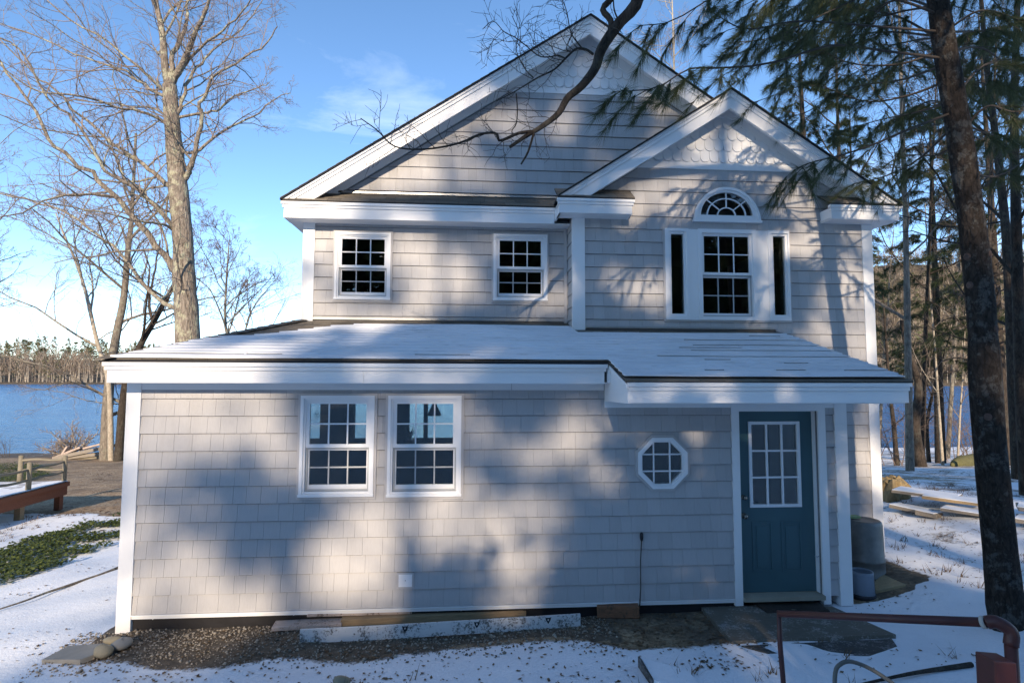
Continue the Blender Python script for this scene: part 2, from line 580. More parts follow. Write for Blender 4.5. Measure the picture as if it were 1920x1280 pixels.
def leaf_mat(name, a, b, trans=0.25):
    t = NT(name)
    t.set(t.ramp(t.island(), [(0.0, a), (1.0, b)]), 0.55, 0.25)
    tr = t.new('ShaderNodeBsdfTranslucent')
    tr.inputs['Color'].default_value = (*sc3(b, 1.3), 1)
    ms = t.new('ShaderNodeMixShader')
    ms.inputs[0].default_value = trans
    out = t.n['Material Output']
    t.ln(t.b.outputs[0], ms.inputs[1]); t.ln(tr.outputs[0], ms.inputs[2]); t.ln(ms.outputs[0], out.inputs['Surface'])
    return t.m
M['needle'] = leaf_mat('pine_needles', (0.03, 0.042, 0.018), (0.10, 0.115, 0.05))
M['hemlock'] = leaf_mat('hemlock_needles', (0.018, 0.03, 0.013), (0.055, 0.075, 0.032))
M['cover'] = leaf_mat('ground_cover_leaves', (0.03, 0.052, 0.012), (0.13, 0.155, 0.045))
M['dryleaf'] = leaf_mat('dry_leaves', (0.05, 0.028, 0.016), (0.20, 0.12, 0.065), 0.15)
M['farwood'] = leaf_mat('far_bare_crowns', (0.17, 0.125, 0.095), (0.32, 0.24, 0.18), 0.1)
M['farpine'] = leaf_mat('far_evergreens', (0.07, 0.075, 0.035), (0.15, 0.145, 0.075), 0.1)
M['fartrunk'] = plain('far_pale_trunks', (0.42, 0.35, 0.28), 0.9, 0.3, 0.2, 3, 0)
M['hill'] = plain('wooded_hill_floor', (0.10, 0.075, 0.05), 0.95, 0.35, 0.05, 6, 0)

def glass_mat():
    t = NT('window_glass')
    t.n.remove(t.b)
    tr = t.new('ShaderNodeBsdfTransparent'); tr.inputs['Color'].default_value = (0.86, 0.91, 0.90, 1)
    gl = t.new('ShaderNodeBsdfGlossy'); gl.inputs['Roughness'].default_value = 0.015
    fr = t.new('ShaderNodeFresnel'); fr.inputs['IOR'].default_value = 1.5
    k = t.math('MULTIPLY_ADD', fr.outputs[0], 1.7); k.node.inputs[2].default_value = 0.01
    nb = t.new('ShaderNodeBump'); nb.inputs['Strength'].default_value = 0.08; nb.inputs['Distance'].default_value = 0.01
    t.ln(t.noise(1.8, 2, 0.5), nb.inputs['Height']); t.ln(nb.outputs['Normal'], gl.inputs['Normal'])
    ms = t.new('ShaderNodeMixShader')
    t.ln(k, ms.inputs[0]); t.ln(tr.outputs[0], ms.inputs[1]); t.ln(gl.outputs[0], ms.inputs[2])
    t.ln(ms.outputs[0], t.n['Material Output'].inputs['Surface'])
    return t.m
M['glass'] = glass_mat()

def board_mat(name, c, var=0.2, dirt=None):
    t = NT(name)
    n = t.noise(4, 7, 0.65, t.co((2, 14, 14)), 0.5)
    cc = t.ramp(n, [(0.3, sc3(c, 1 - var)), (0.7, sc3(c, 1 + var))])
    if dirt is not None:
        cc = t.mix(t.ramp(t.math('MULTIPLY', t.noise(5, 6, 0.7), t.noise(48, 4, 0.75)), [(0.27, 0.0), (0.34, 0.9)]), cc, dirt)
    t.set(cc, 0.75, 0.25)
    t.bump(n, 0.3, 0.004)
    return t.m
M['whiteboard'] = board_mat('white_painted_board', (0.62, 0.62, 0.61), 0.04, (0.10, 0.085, 0.07))
M['treated'] = board_mat('treated_lumber', (0.30, 0.20, 0.115))
M['pinkboard'] = board_mat('weathered_pine_board', (0.46, 0.36, 0.31), 0.18, (0.16, 0.12, 0.09))
M['redblock'] = board_mat('red_brown_timber', (0.24, 0.10, 0.055), 0.25, (0.08, 0.05, 0.035))
M['greyboard'] = board_mat('grey_weathered_board', (0.25, 0.215, 0.18), 0.22)
M['tanboard'] = board_mat('tan_cut_board', (0.40, 0.28, 0.16), 0.2)
M['deckred'] = board_mat('red_stained_deck', (0.22, 0.075, 0.04), 0.25)
M['deckgrey'] = board_mat('snow_dusted_deck_board', (0.42, 0.42, 0.44), 0.15)
M['log'] = board_mat('split_log_rail', (0.22, 0.19, 0.14), 0.3)
M['ply'] = board_mat('wet_brown_plywood', (0.135, 0.115, 0.09), 0.14, (0.30, 0.28, 0.26))
M['plydark'] = board_mat('dark_wet_board', (0.06, 0.055, 0.05), 0.2, (0.2, 0.2, 0.2))
M['mat'] = plain('dark_doormat', (0.035, 0.027, 0.022), 0.95, 0.35, 30, 5, 0.7, 150, 0.006)
M['redpipe'] = plain('red_brown_pipe_paint', (0.082, 0.022, 0.018), 0.45, 0.22, 9, 6, 0.2, 60, 0.002, 0.4)
M['pipering'] = plain('pale_pipe_joint', (0.42, 0.40, 0.36), 0.6)
M['hose'] = plain('grey_green_hose', (0.10, 0.105, 0.095), 0.5, 0.15)
M['zinc'] = plain('dull_galvanised_steel', (0.20, 0.195, 0.18), 0.5, 0.4, 4, 7, 0.2, 25, 0.006, 0.4, 0.35)
M['bucket'] = plain('blue_grey_plastic', (0.17, 0.21, 0.25), 0.45, 0.08, 4, 4, 0.05)
M['greenlid'] = plain('pale_green_plastic', (0.30, 0.42, 0.20), 0.5)
M['iron'] = plain('rusty_iron', (0.06, 0.045, 0.038), 0.7, 0.35, 20, 5, 0.3)
M['stone'] = plain('river_stone', (0.30, 0.25, 0.17), 0.7, 0.25, 6, 7, 0.3, 40, 0.004)
M['slate'] = plain('flat_grey_stone', (0.27, 0.25, 0.22), 0.8, 0.2, 5, 8, 0.4, 40, 0.005)
M['gravelA'] = leaf_mat('pea_gravel', (0.13, 0.10, 0.075), (0.42, 0.36, 0.29), 0.0)
M['moss'] = plain('mossy_bark', (0.13, 0.12, 0.05), 0.95, 0.4, 9, 6, 0.8, 30, 0.03)
M['straw'] = plain('weathered_stump_wood', (0.31, 0.22, 0.115), 0.95, 0.35, 16, 7, 0.8, 40, 0.02, stretch=(1, 1, 0.4))
M['black'] = plain('black_print', (0.02, 0.02, 0.025), 0.6, 0.1)
M['lamp'] = plain('pendant_lamp_metal', (0.10, 0.055, 0.045), 0.4, 0.1)
M['leafdark'] = plain('houseplant_leaf', (0.02, 0.035, 0.02), 0.5)
M['wound'] = plain('pruned_branch_scar', (0.10, 0.06, 0.048), 0.8, 0.4, 40, 5, 0.5, 60, 0.006)
M['paleresin'] = plain('pale_resin_streak', (0.34, 0.34, 0.33), 0.7, 0.2)
# ------------------------------------------------------------------ setting: ground, lake, far shore
def grid(name, xs, ys, zf, mat, smooth=True):
    X, Y = np.meshgrid(xs, ys)
    Z = zf(X, Y)
    v = np.stack([X, Y, Z], -1).reshape(-1, 3)
    nx, ny = len(xs), len(ys)
    i = np.arange(ny - 1)[:, None] * nx + np.arange(nx - 1)[None, :]
    f = np.stack([i, i + 1, i + nx + 1, i + nx], -1).reshape(-1, 4)
    tb = TB(); tb.raw(v, f)
    return tb.build(name, mat, None, smooth), X, Y

xs = np.concatenate([np.arange(-400, -60, 20), np.arange(-60, -14, 1.5), np.arange(-14, 14, 0.085), np.arange(14, 60, 1.5), np.arange(60, 401, 20)])
ys = np.concatenate([np.arange(-80, -9, 3), np.arange(-9, 9, 0.085), np.arange(9, 26, 0.4), np.arange(26, 45, 1.2)])
_rs = np.random.RandomState(3)
def fbm(X, Y, seed, scale):
    """cheap smooth value noise"""
    r_ = np.random.RandomState(seed)
    out = np.zeros_like(X, dtype=float)
    amp = 1.0
    for o in range(4):
        for k in range(5):
            a = r_.uniform(0, 2 * math.pi); fq = scale * (1.9 ** o) * r_.uniform(0.7, 1.4); ph = r_.uniform(0, 6.28)
            out += amp * np.sin(fq * (X * math.cos(a) + Y * math.sin(a)) + ph) / 5
        amp *= 0.55
    return out
def ground_z(X, Y):
    return H(X, Y) + 0.022 * fbm(X, Y, 5, 2.6) * (np.abs(X) < 16) * (Y < 12)
ground, GX, GY = grid('ground', xs, ys, ground_z, M['ground'])
kind(ground, 'structure')
n_ = fbm(GX, GY, 9, 0.9)
snow = np.full(GX.shape, 0.80) + 0.08 * n_
leftside = GX < -0.6
snow = np.where(leftside & (GY > 7.2 + 0.6 * n_ + 0.28 * np.clip(-GX - 5, 0, 9)), 0.30 - 0.05 * np.clip(GY - 8, 0, 4), snow)      # bare leaves towards the lake on the left
snow = np.where(leftside & (GY > 3.6) & (GY <= 7.2), np.minimum(snow, 0.66 + 0.1 * n_), snow)
snow = np.where((GX > 4) & (GY > 5.5), 0.56 + 0.12 * n_, snow)
snow = np.where(GY > 13, np.minimum(snow, 0.30 + 0.24 * (GX > 4)), snow)
snow = np.where(GY > 24.2, 0.62 - 0.2 * (GX < 4), snow)
# bare strip under the eaves: its outer edge follows the photograph
_e = np.array([gp(*q_)[:2] for q_ in ((215, 1225), (300, 1243), (430, 1236), (560, 1222), (700, 1222), (850, 1208), (1000, 1196), (1090, 1196), (1180, 1214), (1280, 1210), (1370, 1196))])
edge_y = np.interp(GX, _e[:, 0], _e[:, 1]) + 0.05 * n_
strip = (GX > -0.12) & (GX < 6.3) & (GY < 0.3)
gravel_zone = strip & (GY > edge_y) & (GX < 4.9)
snow = np.where(strip & (GY > edge_y - 0.30), 0.16 + 0.62 * vsm((edge_y + 0.16 - GY) / 0.46) - 0.2 * vsm((GY - edge_y - 0.16) / 0.1), snow)
snow = np.where((GX > 7.5) & (GX < 9.4) & (GY > 0.05 + 0.12 * n_ + 0.35 * np.clip(GX - 8.3, 0, 2)) & (GY < 1.6), 0.10 + 0.7 * vsm((GX + 0.15 * n_ - 8.55) / 0.5), snow)
snow = np.where((GX > 9.0) & (GX < 14) & (GY > -0.5) & (GY < 6), 0.575 + 0.1 * n_, snow)
leaf = np.where((GX < -1.5) & (GY > 5), 1.0, 0.45 + 0.2 * n_)
leaf = np.where((GX > 4) & (GY > 5), 0.7, leaf)
leaf = np.where(gravel_zone, 0.1, leaf)
leaf = np.where(GY > 23.5, 0.0, leaf)
gpatch = (GX < -11.5) & (GY > 11) & (GY < 16)
grass = np.where(gpatch, 0.72, 0.0)
for nm, arr in (('snow_cover', snow), ('leaf_cover', leaf), ('grass_cover', grass)):
    a_ = ground.data.attributes.new(nm, 'FLOAT', 'POINT')
    a_.data.foreach_set('value', np.clip(arr, 0, 1).astype(np.float32).ravel())

lake, _a, _b = grid('lake', np.linspace(-900, 900, 40), np.concatenate([np.linspace(24, 60, 10), np.linspace(80, 420, 18)]), lambda X, Y: np.full(X.shape, WATER), M['water'])
kind(lake, 'structure')

def hill_z(X, Y):
    a = 15 + 108 * vsm((X - 120) / 330) + 3 * np.sin(X * 0.013) + 9 * vsm((-X - 330) / 250)
    return WATER - 1.0 + 1.8 * vsm((Y - 338 - 6 * np.sin(X * 0.03)) / 6) + a * vsm((Y - 330) / 200) + 1.2 * np.sin(X * 0.05) * vsm((Y - 345) / 40)
far_hill, _a, _b = grid('far_hill', np.linspace(-900, 1000, 110), np.concatenate([np.linspace(332, 360, 14), np.linspace(368, 720, 26)]), hill_z, M['hill'])
kind(far_hill, 'structure')

# far woods across the lake: one mass
rng = np.random.RandomState(11)
wood, ever, trunks = TB(), TB(), TB()
def far_tree(x, y, h, green, fine):
    z = float(hill_z(np.array(x), np.array(y)))
    if green:
        k = 120 if x < 0 else 40
        t = rng.rand(k) ** 0.8
        rad = (1 - t) * h * 0.20 + 0.25
        a = rng.rand(k) * 6.283
        c = np.stack([x + rad * np.cos(a) * 0.75, y + rad * np.sin(a) * 0.75, z + h * (0.12 + 0.88 * t)], -1)
        s = (h * (0.036 if x < 0 else 0.07)) * (0.6 + rng.rand(k))[:, None, None]
        ever.tris(c[:, None, :] + s * rng.normal(0, 1, (k, 3, 3)) * np.array([1, 1, 0.55]))
    else:
        lean = rng.normal(0, 0.05, 2) * h
        p = np.array([[x, y, z - 0.3], [x + lean[0] * 0.5, y + lean[1] * 0.5, z + h * 0.45], [x + lean[0], y + lean[1], z + h * 0.86]])
        trunks.tube(p, np.array([0.013, 0.009, 0.003]) * h, 3)
        k = 60 if fine else 34
        t = 0.3 + 0.7 * rng.rand(k)
        rad = h * 0.20 * np.sin(np.clip(t, 0, 1) * 2.9) + 0.2
        a = rng.rand(k) * 6.283
        c = np.stack([x + lean[0] * t + rad * np.cos(a) * rng.rand(k), y + rad * np.sin(a) * rng.rand(k), z + h * t], -1)
        d = np.stack([np.cos(a) * 0.5, np.sin(a) * 0.5, 0.6 + rng.rand(k)], -1)
        w = rng.normal(0, 1, (k, 3)); w /= np.linalg.norm(w, axis=1)[:, None]
        L = h * (0.06 + 0.10 * rng.rand(k))[:, None]
        ww = 0.16 if x < 0 else 0.3
        wood.tris(np.stack([c - w * ww, c + w * ww, c + d * L], 1))
for i in range(1900):
    if i < 1300:
        x = rng.uniform(-420, -110) if i < 980 else rng.uniform(300, 480)
    else:
        x = rng.uniform(-560, 620)
    y = 344 + 190 * rng.rand() ** 2.2
    near = y < 368
    far_tree(x, y, rng.uniform(16, 21) if not near else rng.uniform(13, 18), rng.rand() < (0.05 if near else 0.36), near)
for i in range(800):
    x = rng.uniform(235, 600); y = 343 + 190 * rng.rand() ** 1.3
    far_tree(x, y, rng.uniform(12, 18), rng.rand() < 0.25, False)
for o, nm, mt, lb in ((wood, 'far_bare_woods', M['farwood'], 'brown leafless crowns of the far wooded shore across the lake'), (ever, 'far_evergreens', M['farpine'], 'dark evergreens along the skyline of the far shore'), (trunks, 'far_tree_trunks', M['fartrunk'], 'pale thin trunks lining the far lake shore')):
    oo = o.build(nm, mt)
    tag(oo, lb, 'woods'); kind(oo, 'stuff')

# the wood that goes on behind the viewer (dark in the window reflections); kept below the sun
rng = np.random.RandomState(12)
backw, backt = TB(), TB()
for i in range(230):
    x, y = rng.uniform(-55, 65), rng.uniform(-76, -46)
    h = min(rng.uniform(15, 21), 0.30 * -y)
    z = float(H(x, y))
    backt.tube(np.array([[x, y, z - 0.3], [x, y, z + h * 0.5], [x, y, z + h]]), np.array([0.2, 0.14, 0.03]), 5)
    k = 150
    t = rng.rand(k) ** 0.9
    rad = (1 - t) ** 0.35 * h * 0.21 + 0.3
    a = rng.rand(k) * 6.283
    c = np.stack([x + rad * np.cos(a) * 0.8, y + rad * np.sin(a) * 0.8, z + h * (0.06 + 0.94 * t)], -1)
    backw.tris(c[:, None, :] + 0.85 * rng.normal(0, 1, (k, 3, 3)) * np.array([1, 1, 0.5]))
oo = backw.build('back_woods', M['hemlock'], None, False); tag(oo, 'dark evergreen wood behind the viewer, mirrored in the windows', 'woods'); kind(oo, 'stuff')
oo = backt.build('back_wood_trunks', M['darkbark']); tag(oo, 'trunks of the dark wood behind the viewer', 'woods'); kind(oo, 'stuff')
# ------------------------------------------------------------------ the house
house = thing('house', (4.6, 1.8, -0.3), 'two storey grey shingled lake house with white trim and snowy lower roof', 'house')
rnd = random.Random(7)
E1 = 0.178                                       # exposure of one siding course
YM, YB, YBACK = 1.8, 1.38, 5.5                   # main front wall, right bay wall, back wall
XL, XR = 1.18, 9.105                             # corners of the two storey block
XB = 4.86                                        # left corner of the bay

# windows as (x0, x1, z0, z1) of the outer frame
LOWWIN = [(1.728, 2.482, 0.995, 2.035), (2.622, 3.388, 0.985, 2.035)]
UPWIN = [(1.598, 2.358, 3.292, 4.236), (3.79, 4.556, 3.306, 4.258)]
BAYWIN = (6.122, 7.888, 3.02, 4.278)
OCT = (5.56, 1.31)
ARCH = (7.008, 4.38)
def arch_poly(r, base=0.0, sz=1.0, n=20):
    return [(ARCH[0] + r * math.cos(math.pi * i / n), ARCH[1] + base + sz * r * math.sin(math.pi * i / n)) for i in range(n + 1)]
def octagon(ap):
    return ngon(OCT[0], OCT[1], ap / math.cos(math.pi / 8), 8, math.pi / 8)

def wall(name, polys, holes, y0, y1, mat=None):
    for h in holes:
        polys = minus(polys, h)
    mb = MB()
    for p in polys:
        mb.prism(p, y0, y1)
    return mb.build(name, mat or M['backing'], house)

shingle_cache = {}
def shingle_mesh(poly, y, zb, h):
    """one shake: butt edge proud, top tucked in"""
    def yy(z, k=1):
        return y - (0.006 + 0.017 * (1 - (z - zb) / h))
    mb = MB()
    n = len(poly)
    mb.add([(p[0], yy(p[1]), p[1]) for p in poly] + [(p[0], y + 0.002, p[1]) for p in poly],
           [tuple(range(n))] + [(i, i + n, (i + 1) % n + n, (i + 1) % n) for i in range(n)])
    return mb
SINGLE = []
def siding(wallobj, y, x0, x1, z0, z1, zref, holes, region=None, single=0, wmin=0.115, wmax=0.205, seed=1):
    """courses of shakes; the first `single` become objects, the rest one mesh"""
    rr = random.Random(seed)
    rest = MB()
    k0 = math.floor((z0 - zref) / E1 + 1e-6)
    k = k0
    pieces = []
    while zref + k * E1 < z1 - 1e-4:
        zb, zt = zref + k * E1, zref + (k + 1) * E1
        x = x0 - rr.uniform(0, 0.1)
        while x < x1:
            w = rr.choice((0.115, 0.13, 0.145, 0.155, 0.165, 0.18, 0.205))
            jz = rr.uniform(-0.001, 0.001)
            p = rect(max(x + 0.0009, x0), min(x + w - 0.0009, x1), max(zb + 0.0032 + jz, z0), min(zt - 0.0032, z1))
            x += w
            if p[1][0] - p[0][0] < 0.012 or p[2][1] - p[1][1] < 0.008:
                continue
            ps = [p]
            if region is not None:
                q = clip(p, region)
                ps = [q] if q else []
            for h in holes:
                ps = minus(ps, h)
            if ps:
                pieces.append((ps, zb))
        k += 1
    pieces.sort(key=lambda a: -sum(area(p) for p in a[0]) + 0.004 * min(p[0][0] for p in a[0]))
    for i, (ps, zb) in enumerate(pieces):
        if i < single:
            mb = MB()
            for p in ps:
                q = shingle_mesh(p, y, zb, E1)
                mb.add(q.V, q.F)
            mb.build('shingle', M['siding'], wallobj)
        else:
            for p in ps:
                q = shingle_mesh(p, y, zb, E1)
                rest.add(q.V, q.F)
    if rest.V:
        o = rest.build('shingle_field', M['siding'], wallobj)
        o['kind'] = 'stuff'

# ---- walls
zlow = -0.14
low_holes = [rect(a + 0.02, b - 0.02, c + 0.02, d - 0.02) for a, b, c, d in LOWWIN] + [octagon(0.245), rect(6.43, 7.335, -0.2, 1.866)]
low_front = wall('lower_front_wall', [rect(0.0, 7.66, zlow, 2.30)], low_holes, 0.0, 0.14)
siding(low_front, 0.0, 0.136, 7.535, zlow, 2.0925, 2.0, [rect(a - 0.022, b + 0.022, c - 0.022, d + 0.022) for a, b, c, d in LOWWIN] + [octagon(0.29), rect(6.34, 7.42, -0.3, 1.96)], None, 300, seed=4)
wall('lower_left_wall', [rect(0.0, 0.12, zlow, 2.36)], [], 0.14, YBACK, M['siding'])
wall('lower_right_wall', [rect(7.54, 7.66, zlow, 2.36)], [], 0.14, YB, M['siding'])
up_holes = [rect(a + 0.02, b - 0.02, c + 0.02, d - 0.02) for a, b, c, d in UPWIN]
APEX_M, APEX_B = (5.14, 7.376), (6.98, 6.16)
SL_M, SL_B = 0.6616, 0.652
EAVE_M = 4.594
gable_m = [(XL, 2.86), (XB + 0.1, 2.86), (XR, 2.86), (XR, EAVE_M + 0.1), (APEX_M[0], APEX_M[1] - 0.06), (XL, EAVE_M + 0.1)]
main_front = wall('main_front_wall', [clip(rect(XL, 5.1, 2.80, 7.4), gable_m), clip(rect(5.1, XR, 4.3, 7.4), gable_m)], up_holes, YM, YM + 0.14)
siding(main_front, YM, XL + 0.138, XB, 3.02, 4.47, 3.248 - E1 * 2, [rect(a - 0.022, b + 0.022, c - 0.022, d + 0.022) for a, b, c, d in UPWIN], seed=5)
tri_m = [(APEX_M[0] - (APEX_M[1] - 0.30 - 4.83) / SL_M, 4.83), (APEX_M[0] + (APEX_M[1] - 0.30 - 4.83) / SL_M, 4.83), (APEX_M[0], APEX_M[1] - 0.30)]
siding(main_front, YM, 1.2, 8.0, 4.83, 6.36, 5.197, [], tri_m, seed=6)
bay_holes = [rect(6.2, 6.40, 3.09, 4.23), rect(6.60, 7.395, 3.06, 4.26), rect(7.655, 7.845, 3.09, 4.23), arch_poly(0.385, 0.09, 0.9)]
gable_b = [(XB, 2.7), (XR, 2.7), (XR, 4.66), (APEX_B[0], APEX_B[1] - 0.05), (XB, 4.66)]
bay_front = wall('bay_front_wall', [clip(rect(XB, XR, 2.70, 6.3), gable_b), rect(7.60, XR, -0.17, 2.70)], bay_holes, YB, YB + 0.14)
BH = [rect(BAYWIN[0] - 0.022, BAYWIN[1] + 0.022, BAYWIN[2] - 0.022, BAYWIN[3] + 0.022), arch_poly(0.485, -0.002, 1.02)]
siding(bay_front, YB, XB + 0.15, XR - 0.135, 2.90, 4.62, 3.015, BH, seed=8)
tri_b = [(APEX_B[0] - (APEX_B[1] - 0.25 - 4.615) / SL_B, 4.615), (APEX_B[0] + (APEX_B[1] - 0.25 - 4.615) / SL_B, 4.615), (APEX_B[0], APEX_B[1] - 0.25)]
siding(bay_front, YB, 4.9, 9.1, 4.615, 5.13, 3.015, BH, tri_b, seed=9)
siding(bay_front, YB, 7.68, XR - 0.135, -0.15, 2.90, 3.015, [], seed=10)
# return of the bay and hidden flanks
mb = MB(); mb.box(XB, XB + 0.12, YB + 0.14, YM, 2.7, 4.62)
bret = mb.build('bay_return_wall', M['backing'], house)
mb = MB()
z = 3.015 - E1
while z < 4.4:
    mb.hexa([(XB - 0.018, YB + 0.02, z + 0.003), (XB + 0.01, YB + 0.02, z + 0.003), (XB + 0.01, YM, z + 0.003), (XB - 0.018, YM, z + 0.003),
             (XB - 0.006, YB + 0.02, z + E1), (XB + 0.01, YB + 0.02, z + E1), (XB + 0.01, YM, z + E1), (XB - 0.006, YM, z + E1)])
    z += E1
mb.build('shingle_field', M['siding'], bret)['kind'] = 'stuff'
wall('main_left_wall', [rect(XL, XL + 0.12, 2.3, 4.66)], [], YM + 0.14, YBACK, M['siding'])
wall('main_right_wall', [rect(XR - 0.12, XR, -0.2, 4.66)], [], YB + 0.14, YBACK, M['siding'])
# back wall with the lake windows
back_holes = [rect(0.24, 0.474, 1.0, 2.05), rect(1.144, 1.62, 1.0, 2.05), rect(2.241, 2.532, 1.0, 2.05), rect(2.613, 3.35, 1.0, 2.05), rect(4.6, 5.6, 1.0, 2.05)]
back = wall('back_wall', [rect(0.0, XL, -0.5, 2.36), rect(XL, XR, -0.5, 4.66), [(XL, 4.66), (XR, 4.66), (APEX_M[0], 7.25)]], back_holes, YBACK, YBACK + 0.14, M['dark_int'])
for a, b, c, d in [(0.24, 0.474, 1.0, 2.05), (1.144, 1.62, 1.0, 2.05), (2.241, 2.532, 1.0, 2.05), (2.613, 3.35, 1.0, 2.05), (4.6, 5.6, 1.0, 2.05)]:
    mb = MB(); mb.box(a, b, YBACK + 0.06, YBACK + 0.066, c, d)
    mb.build('back_window_pane', M['glass'], back)
# rooms
mb = MB()
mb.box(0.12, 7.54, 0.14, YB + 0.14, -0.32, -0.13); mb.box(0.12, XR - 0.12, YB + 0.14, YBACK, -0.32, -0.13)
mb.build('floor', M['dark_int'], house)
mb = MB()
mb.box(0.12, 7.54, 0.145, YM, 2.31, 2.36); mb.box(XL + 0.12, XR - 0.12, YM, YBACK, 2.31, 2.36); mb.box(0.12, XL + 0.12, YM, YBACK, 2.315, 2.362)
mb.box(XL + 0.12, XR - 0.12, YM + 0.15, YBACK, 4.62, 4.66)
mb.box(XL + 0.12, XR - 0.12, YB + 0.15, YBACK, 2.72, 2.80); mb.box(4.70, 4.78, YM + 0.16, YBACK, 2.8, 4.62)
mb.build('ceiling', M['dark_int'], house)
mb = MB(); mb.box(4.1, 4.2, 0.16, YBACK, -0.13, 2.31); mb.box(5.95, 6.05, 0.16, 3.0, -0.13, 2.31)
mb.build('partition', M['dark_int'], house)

# ---- foundation: black membrane, white starter strip, concrete
mb = MB(); mb.box(0.004, 6.34, 0.012, 0.14, -0.50, zlow)
fnd = mb.build('foundation_membrane', M['blackmem'], house)
mb = MB()
for i in range(34):
    x_, z_ = rnd.uniform(0.05, 5.8), -0.335 + rnd.choice((0.0, 0.015, 0.15)) + rnd.uniform(-0.01, 0.01)
    mb.box(x_ - 0.005, x_ + 0.005, 0.006, 0.014, z_ - 0.005, z_ + 0.005)
mb.build('nail_heads', M['nail'], fnd)['kind'] = 'stuff'
mb = MB(); mb.box(-0.02, 2.4, -0.075, 0.012, -0.6, -0.318)
mb.build('footing', M['concrete'], house)
mb = MB(); mb.box(0.02, 6.34, -0.020, 0.012, -0.180, -0.150); mb.box(0.136, 6.34, -0.032, 0.0, -0.150, -0.1375)
mb.build('starter_strip', M['trim'], house)

# ---- corner boards, frieze
def boards(name, lst, mat='trim', parent=None):
    out = []
    for b in lst:
        q = MB(); q.box(*b)
        out.append(q.build(name, M[mat], parent or house))
    return out
boards('corner_board', [(-0.004, 0.136, -0.03, 0.14, -0.315, 2.165), (7.528, 7.668, -0.03, 0.14, -0.245, 1.985),
                        (XL - 0.02, XL + 0.138, YM - 0.03, YM + 0.14, 2.985, 4.36), (XB - 0.02, XB + 0.15, YB - 0.03, YB + 0.04, 2.83, 4.40),
                        (XR - 0.137, XR + 0.012, YB - 0.03, YB + 0.14, -0.17, 4.40)])
boards('inner_corner_strip', [(XB - 0.062, XB - 0.02, YM - 0.035, YM, 3.0, 4.36)], 'jch')
boards('frieze_board', [(0.136, 3.918, -0.022, 0.0, 2.0925, 2.165), (3.922, 4.925, -0.0215, 0.0, 2.0925, 2.165), (4.93, 6.342, -0.022, 0.0, 1.905, 1.985), (7.42, 7.528, -0.022, 0.0, 1.9, 1.985)])
boards('siding_flashing', [(XL + 0.138, XB - 0.02, YM - 0.028, YM, 3.018, 3.045)], 'flash')
boards('siding_flashing', [(XB + 0.15, 7.63, YB - 0.028, YB, 2.898, 2.925)], 'flash')
boards('gable_flashing', [(1.62, 5.35, YM - 0.026, YM, 4.795, 4.822)], 'flash')

# ---- lower roof
RZ = lambda y: 2.487 + 0.29 * y                   # top of the front slope
HIPX0, HIPY0 = -0.10, -0.335
def lower_left_x(y):                              # hip line
    return HIPX0 + (y - HIPY0) * (XL - HIPX0) / (YM - HIPY0)
roof = MB()
t_ = 0.024
roof.hexa([(HIPX0, HIPY0, RZ(HIPY0) - t_), (4.90, HIPY0, RZ(HIPY0) - t_), (4.90, YM, RZ(YM) - t_), (XL, YM, RZ(YM) - t_),
           (HIPX0, HIPY0, RZ(HIPY0) - 0.012), (4.90, HIPY0, RZ(HIPY0) - 0.012), (4.90, YM, RZ(YM) - 0.012), (XL, YM, RZ(YM) - 0.012)])
roof.hexa([(4.90, -0.955, RZ(-0.955) - t_), (7.70, -0.955, RZ(-0.955) - t_), (7.70, YB, RZ(YB) - t_), (4.90, YB, RZ(YB) - t_),
           (4.90, -0.955, RZ(-0.955) - 0.012), (7.70, -0.955, RZ(-0.955) - 0.012), (7.70, YB, RZ(YB) - 0.012), (4.90, YB, RZ(YB) - 0.012)])
zl = RZ(HIPY0)
sl = (RZ(YM) - zl) / (XL - HIPX0)
roof.hexa([(HIPX0, HIPY0, zl - t_), (XL, YM, RZ(YM) - t_), (XL, 5.8, RZ(YM) - t_), (HIPX0, 5.8, zl - t_),
           (HIPX0, HIPY0, zl - 0.012), (XL, YM, RZ(YM) - 0.012), (XL, 5.8, RZ(YM) - 0.012), (HIPX0, 5.8, zl - 0.012)])
lroof = roof.build('lower_roof', M['roofedge'], house)
# shingle tabs of the lower roof, one mesh
mb = MB()
step = 0.135
def tab_row(x0, x1, ya, yb, fz, lift=0.009):
    x = x0 - rnd.uniform(0, 0.3)
    while x < x1:
        w = rnd.choice((0.14, 0.17, 0.2, 0.24))
        a, b = max(x, x0), min(x + w - 0.004, x1)
        x += w
        if b - a > 0.01:
            l_ = lift + rnd.uniform(0, 0.003)
            mb.hexa([(a, ya, fz(ya) - 0.012), (b, ya, fz(ya) - 0.012), (b, yb, fz(yb) - 0.012), (a, yb, fz(yb) - 0.012),
                     (a, ya, fz(ya) - 0.012 + l_), (b, ya, fz(ya) - 0.012 + l_), (b, yb, fz(yb) - 0.011), (a, yb, fz(yb) - 0.011)])
y = -0.96
while y < YM:
    ya, yb = y, min(y + step * 1.05, YM if y < YM else YM)
    xs0 = 4.90 if ya < HIPY0 - 0.01 else lower_left_x(max(ya, HIPY0))
    xe0 = 7.70 if yb <= YB + 0.02 else XB - 0.02
    if ya < HIPY0 - 0.01 and yb > HIPY0:
        pass
    tab_row(xs0, xe0 if xe0 > xs0 else xs0, ya, min(yb, YB) if xe0 > 6 else yb, RZ)
    y += step
y = YB
tab_row(lower_left_x(YB), XB - 0.02, YB, YB + 0.14, RZ)
mb.build('shingle_tabs', M['roof'], lroof)['kind'] = 'stuff'
